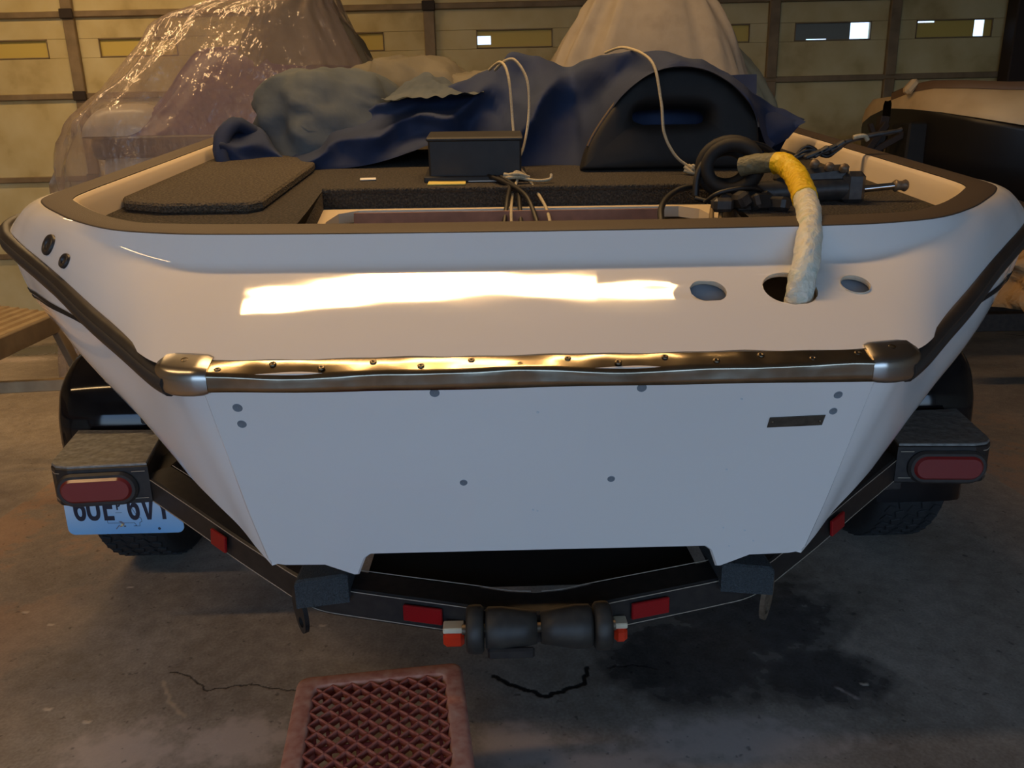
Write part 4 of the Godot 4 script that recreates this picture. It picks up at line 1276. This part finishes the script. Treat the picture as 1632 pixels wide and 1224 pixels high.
# ---------------------------------------------------------------- crate
func build_crate() -> void:
	var c := thing("milk_crate", "red plastic milk crate upside down on the floor behind the trailer", "crate", Vector3(-0.304, 0, -1.172))
	c.rotation.y = 0.117
	var W := 0.332
	var H := 0.28
	var st := mk()
	# rounded border of the base
	var rows := []
	for q in [[0.125, H - 0.012], [0.130, H - 0.001], [0.134, H], [0.157, H], [0.163, H - 0.003], [0.166, H - 0.010], [0.166, H - 0.03], [0.160, H - 0.03], [0.152, H - 0.014], [0.125, H - 0.012]]:
		var r := []
		for p in rounded(q[0] * 2, q[0] * 2, 0.022, 5): r.append(Vector3(p.x, q[1], p.y))
		rows.append(r)
	grid(st, rows, true, true)
	obj("rim", st, textured(noise_tex(0.04, [rgb(160, 96, 80), rgb(188, 136, 118), rgb(200, 164, 146)], 256, 5, 50), 3.0, 0.65), c)
	st = mk()
	var w := 0.137
	var pitch := 0.0262
	for dirn in [1, -1]:
		for k in range(-10, 11):
			var o := k * pitch * 1.414
			# line x * dirn + z = o, clipped to the square
			var p := []
			for e in [[Vector2(-w, o + dirn * w), 1], [Vector2(w, o - dirn * w), 1]]:
				p.append(e[0])
			var a: Vector2 = p[0]
			var b: Vector2 = p[1]
			if a.y > w: a = Vector2((o - w) * dirn, w)
			if a.y < -w: a = Vector2((o + w) * dirn, -w)
			if b.y > w: b = Vector2((o - w) * dirn, w)
			if b.y < -w: b = Vector2((o + w) * dirn, -w)
			if a.distance_to(b) < 0.012 or absf(a.x) > w + 0.001 or absf(b.x) > w + 0.001: continue
			bar(st, Vector3(a.x, H - 0.008, a.y), Vector3(b.x, H - 0.008, b.y), 0.0046, 0.014, 0.0012)
	obj("lattice", st, M.crate, c)
	# side walls: ribs and bands
	for s in 4:
		st = mk()
		var bs := Basis(Vector3.UP, s * PI / 2)
		var wall_at := func(x, y): return bs * Vector3(x, y, 0.160)
		box(st, Vector3(W - 0.03, 0.045, 0.006), wall_at.call(0, 0.025), 0.002, bs)
		box(st, Vector3(W - 0.03, 0.018, 0.006), wall_at.call(0, 0.10), 0.002, bs)
		box(st, Vector3(W - 0.03, 0.018, 0.006), wall_at.call(0, 0.175), 0.002, bs)
		box(st, Vector3(W - 0.03, 0.03, 0.006), wall_at.call(0, 0.24), 0.002, bs)
		for k in 11: box(st, Vector3(0.008, 0.25, 0.006), wall_at.call(-0.145 + 0.029 * k, 0.125), 0.002, bs)
		obj("side_wall", st, M.crate_in, c)
		st = mk()
		bar(st, bs * Vector3(0.155, 0.0, 0.155), bs * Vector3(0.155, 0.268, 0.155), 0.018, 0.018, 0.006)
		obj("corner_post", st, M.crate, c)

# ---------------------------------------------------------------- background
func build_background() -> void:
	# boat under plastic, far left (its levels are listed for z = -4.95)
	var far := func(lv: Array) -> Array:
		var o := []
		for q in lv: o.append([maxf(0.02, 1.25 + (q[0] - 1.25) * 1.06), -0.0739 + (q[1] + 0.0739) * 1.06, -0.0739 + (q[2] + 0.0739) * 1.06, q[3] - 0.30, q[4] * 0.95])
		return o
	var pb := thing("covered_boat", "small purple and white boat hidden under the clear plastic sheeting", "boat")
	tent(pb, "hull", M.white_hull, far.call([[0.55, -2.10, -0.9, -4.95, 0.20], [0.80, -2.35, -0.72, -4.95, 0.42], [1.20, -2.42, -0.66, -4.95, 0.50], [1.38, -2.40, -0.66, -4.95, 0.50], [1.42, -2.38, -0.70, -4.95, 0.50]]), 31, 0.0)
	tent(pb, "rub_band", M.dark_purple, far.call([[1.37, -2.44, -0.64, -4.95, 0.535], [1.40, -2.46, -0.62, -4.95, 0.55], [1.47, -2.46, -0.62, -4.95, 0.55], [1.49, -2.42, -0.64, -4.95, 0.53]]), 32, 0.0)
	tent(pb, "deck", M.purple, far.call([[1.48, -2.40, -0.66, -4.95, 0.52], [1.58, -2.18, -0.68, -4.95, 0.48], [1.72, -2.02, -0.72, -4.95, 0.44], [1.88, -1.90, -0.78, -4.95, 0.36], [1.98, -1.80, -0.86, -4.95, 0.26], [2.0, -1.6, -0.95, -4.95, 0.1]]), 33, 0.01)
	tent(pb, "bow_pad", M.white_hull, far.call([[1.49, -2.47, -1.95, -4.80, 0.30], [1.56, -2.44, -1.98, -4.80, 0.30], [1.64, -2.36, -2.02, -4.80, 0.24], [1.68, -2.24, -2.10, -4.80, 0.10]]), 34, 0.0)
	tent(pb, "windscreen_cover", M.tarp_olive, far.call([[1.86, -1.60, -0.76, -4.95, 0.40], [2.05, -1.52, -0.86, -4.95, 0.34], [2.20, -1.44, -0.98, -4.95, 0.25], [2.34, -1.36, -1.04, -4.95, 0.12], [2.36, -1.30, -1.10, -4.95, 0.04]]), 35, 0.02)
	var trn := mk()
	for x in [-2.1, -1.0]: bar(trn, Vector3(x, 0.0, -5.25), Vector3(x, 0.60, -5.25), 0.10, 0.40)
	obj("stand", trn, M.dark_post, pb)
	var pl := thing("plastic_sheet", "clear wrinkled plastic sheeting tented over the small purple boat by the door", "sheet")
	tent(pl, "sheet", M.film, far.call([[0.02, -2.80, -0.45, -4.95, 0.85], [0.6, -2.74, -0.48, -4.95, 0.80], [1.21, -2.70, -0.52, -4.95, 0.74], [1.50, -2.60, -0.56, -4.95, 0.68], [1.60, -2.54, -0.60, -4.95, 0.65], [1.78, -2.32, -0.70, -4.95, 0.58], [2.02, -2.08, -0.84, -4.95, 0.46], [2.14, -1.98, -0.90, -4.95, 0.40], [2.25, -1.66, -0.96, -4.95, 0.30], [2.42, -1.46, -1.02, -4.95, 0.16], [2.44, -1.34, -1.10, -4.95, 0.05]]), 36, 0.05)
	# boat on the right
	var rb := thing("fishing_boat", "cream topped black boat on a trailer against the far right of the workshop", "boat")
	var sec := func(x: float, zc: float, hw: float, y0: float, y1: float, y2: float, m: int):
		# outline of one part of the section at x
		var r := []
		var pts: Array = [
			[[-hw, y1], [-hw * 1.0, y1 + 0.03], [-hw * 0.94, y1 + (y2 - y1) * 0.6], [-hw * 0.84, y2 - 0.01], [-hw * 0.74, y2], [0.0, y2 - 0.005], [hw * 0.74, y2], [hw * 0.94, y1 + (y2 - y1) * 0.6], [hw, y1 + 0.03], [hw, y1]],
			[[-hw * 0.985, y1], [-hw * 1.0, y1 - 0.01], [-hw * 1.0, y1 - 0.03], [-hw * 0.94, y1 - 0.20], [-hw * 0.88, y1 - 0.36], [hw * 0.88, y1 - 0.36], [hw, y1 - 0.03], [hw * 0.985, y1]],
			[[-hw * 0.87, y1 - 0.35], [-hw * 0.70, y0 + 0.08], [-hw * 0.2, y0], [hw * 0.2, y0], [hw * 0.70, y0 + 0.08], [hw * 0.87, y1 - 0.35]],
			[[-hw * 0.80, y2 - 0.004], [-hw * 0.80, y2 + 0.035], [-hw * 0.74, y2 + 0.04], [-hw * 0.66, y2 + 0.035], [-hw * 0.66, y2 - 0.004]],
		][m]
		for p in pts: r.append(Vector3(x, p[1], zc - p[0]))
		return r
	var stations := [[2.20, 0.05, 1.35, 1.600, 1.65], [2.215, 0.25, 1.20, 1.578, 1.675], [2.25, 0.45, 1.05, 1.545, 1.68], [2.35, 0.60, 0.95, 1.505, 1.665], [2.5, 0.72, 0.88, 1.46, 1.645], [2.7, 0.82, 0.80, 1.42, 1.635], [3.2, 0.90, 0.74, 1.40, 1.625], [4.6, 0.95, 0.70, 1.38, 1.62]]
	var parts := ["deck_cap", "hull_side", "hull_bottom", "gunwale"]
	var mats := [M.tan_hull, M.black_hull, M.grey_hull, M.gunwale_brown]
	for m in 4:
		var rows := []
		for q in stations: rows.append(sec.call(q[0] + 0.10, -4.75 + q[1] * 0.10, q[1], q[2], q[3], q[4], m))
		var st := mk()
		grid(st, rows, false, m != 2)
		obj(parts[m], st, mats[m], rb)
	var st := mk()
	box(st, Vector3(0.05, 0.09, 0.05), Vector3(2.30, 1.70, -4.50), 0.015, Basis(Vector3(0, 0, 1), -0.7))
	obj("bow_cleat", st, M.tan_hull, rb)
	# its trailer: winch post, jack and rails
	var wt := thing("boat_trailer", "dark trailer winch post and struts under the bow of the cream topped boat", "trailer")
	st = mk()
	bar(st, Vector3(2.33, 0.40, -4.45), Vector3(2.35, 1.50, -4.45), 0.20, 0.22, 0.01)
	obj("winch_post", st, M.black_plastic, wt)
	for q in [[Vector3(2.02, 0.45, -4.45), Vector3(2.14, 1.54, -4.45), 0.05], [Vector3(2.14, 1.50, -4.42), Vector3(2.00, 1.30, -4.40), 0.04], [Vector3(2.0, 1.28, -4.42), Vector3(2.02, 0.45, -4.42), 0.07], [Vector3(2.15, 1.28, -4.42), Vector3(2.05, 1.50, -4.42), 0.025], [Vector3(2.08, 1.35, -4.42), Vector3(2.3, 1.47, -4.42), 0.035]]:
		st = mk()
		bar(st, q[0], q[1], q[2], q[2])
		obj("strut", st, M.dark_post, wt)
	st = mk()
	bar(st, Vector3(1.75, 0.40, -4.75), Vector3(4.9, 0.45, -4.75), 0.10, 0.12)
	bar(st, Vector3(2.5, 0.42, -5.4), Vector3(4.9, 0.45, -5.5), 0.08, 0.10)
	bar(st, Vector3(2.5, 0.42, -4.1), Vector3(4.9, 0.45, -4.0), 0.08, 0.10)
	obj("rail", st, M.frame, wt)
	for z in [-5.65, -3.85]:
		st = mk()
		lathe(st, [Vector2(0.16, -0.1), Vector2(0.29, -0.1), Vector2(0.32, -0.07), Vector2(0.32, 0.07), Vector2(0.29, 0.1), Vector2(0.16, 0.1)], Transform3D(Basis(Vector3.RIGHT, PI / 2), Vector3(4.3, 0.32, z)), 40)
		obj("tire", st, M.tire, wt)
	# folded platform on the left
	var bn := thing("work_platform", "ribbed aluminium work platform on folding legs left of the boat", "platform")
	var p0 := Vector3(-1.80, 0.70, -2.30)
	var dirz := Vector3(-0.14, 0, -1).normalized()
	var side := Vector3(-1, 0, 0.14).normalized()
	var L := 0.95
	for k in 7:
		st = mk()
		var a := p0 + side * (0.03 + k * 0.058) - dirz * 0.9
		bar(st, a, a + dirz * (L + 0.9 + k * 0.045), 0.044, 0.024, 0.008)
		obj("slat", st, M.bench_top, bn)
	st = mk()
	bar(st, p0 - dirz * 0.9 + Vector3(0.006, -0.022, 0), p0 + dirz * L + Vector3(0.006, -0.022, 0), 0.02, 0.075)
	bar(st, p0 + side * 0.41 - dirz * 0.9 + Vector3(0, -0.03, 0), p0 + side * 0.41 + dirz * (L + 0.32) + Vector3(0, -0.03, 0), 0.02, 0.06)
	bar(st, p0 + dirz * L + Vector3(0, -0.03, 0), p0 + side * 0.41 + dirz * (L + 0.30) + Vector3(0, -0.03, 0), 0.02, 0.055)
	obj("side_frame", st, M.bench_side, bn)
	for q in [[0.0, 0.86, 0.30], [0.34, 1.0, 0.22], [0.06, -0.85, -0.2], [0.34, -0.85, -0.2]]:
		st = mk()
		var a: Vector3 = p0 + side * q[0] + dirz * q[1] + Vector3(0, -0.04, 0)
		var foot: Vector3 = a + dirz * q[2] * 0.3 - side * 0.16
		foot.y = 0.0
		if q[0] > 0.2: foot += side * 0.45
		bar(st, a, foot, 0.05, 0.03)
		obj("leg", st, M.bench_side, bn)
	st = mk()
	var br := p0 + dirz * 0.83 - side * 0.02
	bar(st, Vector3(br.x, 0.42, br.z), Vector3(br.x, 0.42, br.z) + side * 0.42, 0.03, 0.05)
	obj("leg_brace", st, M.bench_top, bn)
	# tan bundle at the right edge, on a low stand
	var sk := thing("canvas_bundle", "tan crumpled canvas bundle at the right edge beside the boat", "bundle")
	hump(sk, "bundle", M.sack, Vector3(2.07, 0.765, -2.65), Vector3(0.34, 0.20, 0.22), 21, 0.3)
	var sd := thing("stool", "dark wooden stool under the tan canvas bundle", "stool", Vector3(2.42, 0, -2.65))
	st = mk()
	box(st, Vector3(0.84, 0.04, 0.40), Vector3(0, 0.74, 0), 0.006)
	obj("seat", st, M.dark_post, sd)
	for sx in [-1, 1]:
		for sz in [-1, 1]:
			st = mk()
			bar(st, Vector3(sx * 0.15, 0.72, sz * 0.15), Vector3(sx * 0.17, 0.0, sz * 0.17), 0.04, 0.04)
			obj("leg", st, M.dark_post, sd)

func build_door() -> void:
	var d := Node3D.new()
	d.name = "door_1"
	add_child(d)
	structure(d)
	d.position = Vector3(0, 0, -6.4)
	d.rotation.z = 0.0115
	var X0 := -5.4
	var X1 := 4.06
	var ys := [-0.06, 0.70, 1.305, 1.925, 2.51, 3.11]
	# windows: x from, x to, clear gaps [x0, x1, y0, y1], cover
	var wins := [[-4.055, -3.46, []], [-3.07, -2.47, []], [-1.48, -0.875, []], [-0.157, 0.437, [[-0.152, -0.045, 2.235, 2.298]]], [1.385, 1.985, [[1.385, 1.45, 2.328, 2.336]]], [2.34, 2.945, [[2.785, 2.945, 2.21, 2.335], [2.44, 2.60, 2.213, 2.222]]], [3.30, 3.91, [[3.77, 3.85, 2.215, 2.335], [3.302, 3.45, 2.322, 2.334]]]]
	var wy0 := 2.205
	var wy1 := 2.34
	for r in 5:
		var st := mk()
		if r != 3:
			box(st, Vector3(X1 - X0, ys[r + 1] - ys[r] - 0.006, 0.045), Vector3((X0 + X1) / 2, (ys[r] + ys[r + 1]) / 2, 0), 0.004)
		else:
			box(st, Vector3(X1 - X0, wy0 - ys[r] - 0.003, 0.045), Vector3((X0 + X1) / 2, (ys[r] + wy0) / 2, 0), 0.002)
			box(st, Vector3(X1 - X0, ys[r + 1] - wy1 - 0.003, 0.045), Vector3((X0 + X1) / 2, (ys[r + 1] + wy1) / 2, 0), 0.002)
			var x := X0
			for w in wins:
				box(st, Vector3(w[0] - x, wy1 - wy0, 0.045), Vector3((x + w[0]) / 2, (wy0 + wy1) / 2, 0), 0.0005)
				x = w[1]
			box(st, Vector3(X1 - x, wy1 - wy0, 0.045), Vector3((x + X1) / 2, (wy0 + wy1) / 2, 0), 0.0005)
		var pn := obj("door_section", st, M.door, d)
		if r == 3:
			for i in wins.size():
				var w: Array = wins[i]
				st = mk()
				for yy in [wy0 + 0.004, wy1 - 0.004]: box(st, Vector3(w[1] - w[0], 0.008, 0.012), Vector3((w[0] + w[1]) / 2, yy, 0.022), 0.001)
				for xx in [w[0] + 0.004, w[1] - 0.004]: box(st, Vector3(0.008, wy1 - wy0, 0.012), Vector3(xx, (wy0 + wy1) / 2, 0.022), 0.001)
				obj("window_frame", st, M.door_bar, pn)
				st = mk()
				box(st, Vector3(w[1] - w[0], wy1 - wy0, 0.004), Vector3((w[0] + w[1]) / 2, (wy0 + wy1) / 2, -0.01), 0.0005)
				obj("window_pane", st, M.pane, pn)
				# the board behind the pane, cut round the clear gaps
				st = mk()
				var xs := [w[0], w[1]]
				var yl := [wy0, wy1]
				for g in w[2]:
					xs.append(g[0]); xs.append(g[1]); yl.append(g[2]); yl.append(g[3])
				xs.sort(); yl.sort()
				for a in xs.size() - 1:
					for b in yl.size() - 1:
						var cx: float = (xs[a] + xs[a + 1]) / 2
						var cy: float = (yl[b] + yl[b + 1]) / 2
						var open := false
						for g in w[2]:
							if cx > g[0] and cx < g[1] and cy > g[2] and cy < g[3]: open = true
						if open or xs[a + 1] - xs[a] < 0.0005 or yl[b + 1] - yl[b] < 0.0005: continue
						box(st, Vector3(xs[a + 1] - xs[a], yl[b + 1] - yl[b], 0.006), Vector3(cx, cy, 0.006), 0.0)
				obj("window_cover", st, M.door_grey if i == 5 else M.door_paint, pn)
	for y in [0.70, 1.305, 1.925, 2.51]:
		var st := mk()
		box(st, Vector3(X1 - X0, 0.045, 0.03), Vector3((X0 + X1) / 2, y, 0.035), 0.006)
		obj("rail", st, M.door_bar, d)
	for x in [-5.2, -3.258, -0.515, 2.165, 3.115]:
		for r in 5:
			var st := mk()
			box(st, Vector3(0.085, ys[r + 1] - ys[r] - 0.02, 0.04), Vector3(x, (ys[r] + ys[r + 1]) / 2, 0.042), 0.006)
			obj("stile", st, M.door_bar, d)
			if r > 0 and x < 0:
				st = mk()
				box(st, Vector3(0.10, 0.07, 0.02), Vector3(x, ys[r], 0.07), 0.005)
				obj("hinge", st, M.dark_post, d)

func floor_texture() -> Array:
	var N := 1200
	var n1 := FastNoiseLite.new()
	n1.seed = 61
	n1.frequency = 0.006
	n1.fractal_octaves = 5
	var n2 := FastNoiseLite.new()
	n2.seed = 62
	n2.frequency = 0.05
	n2.fractal_octaves = 4
	var n3 := FastNoiseLite.new()
	n3.seed = 63
	n3.frequency = 0.35
	n3.fractal_octaves = 2
	var im := Image.create(N, N, false, Image.FORMAT_RGB8)
	var ro := Image.create(N, N, false, Image.FORMAT_R8)
	# the pattern covers x -2..2, z -3.2..0.8 and repeats beyond
	var dusty := [[Vector2(-0.70, -1.47), 0.16, 0.10], [Vector2(-0.05, -1.42), 0.16, 0.12], [Vector2(0.46, -1.42), 0.30, 0.13], [Vector2(-0.95, -1.45), 0.2, 0.12], [Vector2(0.10, -1.30), 0.34, 0.16]]
	var wet := [[Vector2(0.46, -1.73), 0.26, 0.22], [Vector2(0.66, -1.90), 0.30, 0.30], [Vector2(0.74, -1.66), 0.22, 0.16]]
	for y in N:
		for x in N:
			var p := Vector2(x * 4.0 / N - 2.0, y * 4.0 / N - 3.2)
			var a := n1.get_noise_2d(x, y)
			var b := n2.get_noise_2d(x, y)
			var f := n3.get_noise_2d(x, y)
			var v := 0.5 + 0.45 * a + 0.36 * b + 0.34 * f
			var c := rgb(138, 126, 112).lerp(rgb(192, 180, 164), clampf(v, 0, 1))
			var red := smoothstep(-1.15, -1.7, p.x) * smoothstep(0.1, 0.5, a + 0.4 * b + 0.3)
			c = c.lerp(rgb(190, 142, 106), red * 0.45)
			var dust := 0.0
			for q in dusty: dust = maxf(dust, 1.0 - smoothstep(0.35, 1.0, Vector2((p.x - q[0].x) / q[1], (p.y - q[0].y) / q[2]).length() + 0.5 * b + 0.35 * a))
			c = c.lerp(rgb(222, 206, 194), dust * 0.8)
			var w := 0.0
			for q in wet: w = maxf(w, 1.0 - smoothstep(0.55, 1.15, Vector2((p.x - q[0].x) / q[1], (p.y - q[0].y) / q[2]).length() + 0.15 * b + 0.3 * a))
			c = c.lerp(Color(c.r * 0.56, c.g * 0.57, c.b * 0.60), w)
			if n2.get_noise_2d(x * 1.7 + 900, y * 1.7) < -0.58: c = c.darkened(0.25)
			im.set_pixel(x, y, c)
			ro.set_pixel(x, y, Color(lerpf(0.62 + 0.2 * b, 0.16, w), 0, 0))
	var px := func(p: Vector2) -> Vector2: return Vector2((p.x + 2.0) * N / 4.0, (p.y + 3.2) * N / 4.0)
	var stroke := func(pts: Array, w: float, c: Color, k: float):
		for i in pts.size() - 1:
			var a: Vector2 = px.call(pts[i])
			var b: Vector2 = px.call(pts[i + 1])
			var n := int(a.distance_to(b) * 2) + 1
			for s in n + 1:
				var q := a.lerp(b, float(s) / n) + Vector2(sin(s * 0.31) * 0.8, cos(s * 0.23) * 0.8)
				var r := maxi(0, int(w / 2))
				for dy in range(-r, r + 1):
					for dx in range(-r, r + 1):
						var o := im.get_pixel(clampi(int(q.x) + dx, 0, N - 1), clampi(int(q.y) + dy, 0, N - 1))
						im.set_pixel(clampi(int(q.x) + dx, 0, N - 1), clampi(int(q.y) + dy, 0, N - 1), o.lerp(c, k))
	# cracks, chalky scrapes and paint drops
	stroke.call([Vector2(-0.95, -1.73), Vector2(-0.90, -1.717), Vector2(-0.825, -1.652), Vector2(-0.72, -1.672), Vector2(-0.668, -1.655), Vector2(-0.60, -1.64)], 1, rgb(40, 34, 30), 0.6)
	stroke.call([Vector2(-0.10, -1.68), Vector2(-0.06, -1.645), Vector2(0.032, -1.593), Vector2(0.131, -1.637), Vector2(0.150, -1.70)], 2, rgb(30, 28, 28), 0.6)
	stroke.call([Vector2(0.20, -1.70), Vector2(0.28, -1.705), Vector2(0.33, -1.69)], 1, rgb(30, 28, 28), 0.6)
	stroke.call([Vector2(-0.953, -1.694), Vector2(-0.90, -1.61), Vector2(-0.845, -1.555)], 3, rgb(206, 186, 160), 0.18)
	stroke.call([Vector2(-0.54, -1.68), Vector2(-0.58, -1.60)], 3, rgb(196, 180, 160), 0.14)
	stroke.call([Vector2(0.76, -1.60), Vector2(0.80, -1.55)], 2, rgb(196, 180, 170), 0.2)
	for q in [Vector2(-1.262, -2.172), Vector2(-1.514, -2.04), Vector2(-1.40, -1.97), Vector2(-1.20, -1.60), Vector2(-1.08, -1.55), Vector2(0.83, -1.61), Vector2(-1.50, -1.80), Vector2(-0.60, -1.93)]:
		stroke.call([q, q + Vector2(0.012, 0.004)], 3, rgb(224, 208, 186), 0.5)
	return [ImageTexture.create_from_image(im), ImageTexture.create_from_image(ro)]

func build_room() -> void:
	var fl := mat(Color.WHITE, 1.0)
	var tx := floor_texture()
	fl.albedo_texture = tx[0]
	fl.roughness_texture = tx[1]
	fl.roughness_texture_channel = BaseMaterial3D.TEXTURE_CHANNEL_RED
	fl.uv1_scale = Vector3(0.25, 0.25, 1)
	fl.uv1_offset = Vector3(0.5, 0.8, 0)
	fl.heightmap_enabled = true
	fl.heightmap_texture = tx[0]
	fl.heightmap_scale = 0.2
	var st := mk()
	for q in [Vector3(-5.6, 0, -6.7), Vector3(5.6, 0, -6.7), Vector3(5.6, 0, 5.2), Vector3(-5.6, 0, -6.7), Vector3(5.6, 0, 5.2), Vector3(-5.6, 0, 5.2)]: vtx(st, q, Vector2(q.x, q.z), -1)
	structure(obj("floor", st, fl))
	st = mk()
	box(st, Vector3(11.6, 0.2, 12.3), Vector3(0, 4.1, -0.7), 0.0)
	structure(obj("ceiling", st, M.ceiling))
	st = mk()
	box(st, Vector3(0.2, 4.2, 12.3), Vector3(-5.7, 1.95, -0.7), 0.0)
	structure(obj("wall_left", st, M.wall))
	st = mk()
	box(st, Vector3(0.2, 4.2, 12.3), Vector3(5.7, 1.95, -0.7), 0.0)
	structure(obj("wall_right", st, M.wall))
	st = mk()
	box(st, Vector3(11.4, 1.0, 0.2), Vector3(0, 3.52, -6.52), 0.0)
	box(st, Vector3(1.7, 4.1, 0.2), Vector3(4.85, 1.95, -6.52), 0.0)
	structure(obj("wall_back", st, M.wall))
	# dark jamb of the far door
	st = mk()
	box(st, Vector3(0.34, 3.4, 0.14), Vector3(4.13, 1.62, -6.28), 0.008)
	structure(obj("trim_1", st, M.dark_post))
	# wall behind us with its open door
	st = mk()
	box(st, Vector3(0.5, 4.2, 0.2), Vector3(-5.4, 1.95, 5.2), 0.0)
	box(st, Vector3(0.5, 4.2, 0.2), Vector3(5.4, 1.95, 5.2), 0.0)
	box(st, Vector3(10.3, 1.05, 0.2), Vector3(0, 3.525, 5.2), 0.0)
	structure(obj("wall_front", st, M.wall))
	st = mk()
	box(st, Vector3(40, 0.2, 20), Vector3(0, -0.12, 15.3), 0.0)
	structure(obj("ground", st, M.ground))

func ceiling_lamp(at: Vector3, tubes: Array, energy: float, color: Color, label: String) -> void:
	# tubes: [x from, x to, z offset, width]
	var f := thing("ceiling_light", label, "lamp", at, "fluorescent strip lights")
	var st := mk()
	box(st, Vector3(2.5, 0.06, 0.28), Vector3(-at.x + (tubes[0][0] + tubes[-1][1]) / 2, 0.09, 0), 0.01)
	obj("housing", st, M.lamp_body, f)
	for s in [-1, 1]:
		st = mk()
		bar(st, Vector3(s * 0.8, 0.12, 0), Vector3(s * 0.8, 4.0 - at.y, 0), 0.01, 0.01)
		obj("hanger", st, M.dark_metal, f)
	for t in tubes:
		st = mk()
		tube(st, [Vector3(t[0] - at.x, 0.03, t[2]), Vector3(t[1] - at.x, 0.03, t[2])], 0.018, 12)
		obj("tube", st, M.tube, f)
		var l := AreaLight3D.new()
		l.name = "lamp_glow"
		l.area_size = Vector2(t[1] - t[0], t[3])
		l.area_normalize_energy = false
		l.light_color = color
		l.light_energy = energy
		l.area_range = 14.0
		l.area_attenuation = 2.0
		l.shadow_enabled = true
		l.position = Vector3((t[0] + t[1]) / 2 - at.x, 0.0, t[2])
		l.rotation.x = -PI / 2
		f.add_child(l, true)

func _ready() -> void:
	# camera
	var cam := Camera3D.new()
	cam.name = "camera"
	cam.fov = rad_to_deg(2.0 * atan(612.0 / 1200.0))
	cam.near = 0.05
	cam.far = 200.0
	cam.basis = Basis(Vector3.UP, deg_to_rad(-1.177)) * Basis(Vector3.RIGHT, deg_to_rad(-15.526)) * Basis(Vector3.BACK, deg_to_rad(-0.795))
	cam.position = Vector3(-0.0739, 1.25, 0)
	add_child(cam)
	# sky
	var env := Environment.new()
	var sm := ProceduralSkyMaterial.new()
	sm.sky_top_color = Color(0.58, 0.76, 1.0)
	sm.sky_horizon_color = Color(0.77, 0.89, 1.0)
	sm.ground_horizon_color = Color(0.45, 0.47, 0.5)
	sm.ground_bottom_color = Color(0.3, 0.3, 0.3)
	sm.energy_multiplier = 2.3
	var sky := Sky.new()
	sky.sky_material = sm
	env.background_mode = Environment.BG_SKY
	env.sky = sky
	env.tonemap_mode = Environment.TONE_MAPPER_LINEAR
	env.tonemap_exposure = 1.3
	env.sdfgi_enabled = true
	env.ssao_enabled = true
	env.ssil_enabled = true
	var we := WorldEnvironment.new()
	we.name = "environment"
	we.environment = env
	add_child(we)
	make_materials()
	# lamps
	var warm := Color(1.0, 0.82, 0.58)
	ceiling_lamp(Vector3(-0.3, 3.1, -2.45), [[-1.34, 0.42, 0.0, 0.135], [0.42, 0.80, 0.035, 0.05]], 13.5, Color(1.0, 0.80, 0.54), "long fluorescent strip light hanging above the white boat's stern")
	ceiling_lamp(Vector3(-3.0, 3.4, -5.0), [[-4.2, -1.8, 0.0, 0.12]], 9.0, warm, "long fluorescent strip light hanging near the far door")
	ceiling_lamp(Vector3(-3.3, 3.3, -0.5), [[-4.5, -2.1, 0.0, 0.12]], 8.0, warm, "long fluorescent strip light hanging over the floor left of the boat")
	build_room()
	build_door()
	build_trailer()
	build_boat()
	build_background()
	build_covers()
	build_deck_things()
	build_crate()
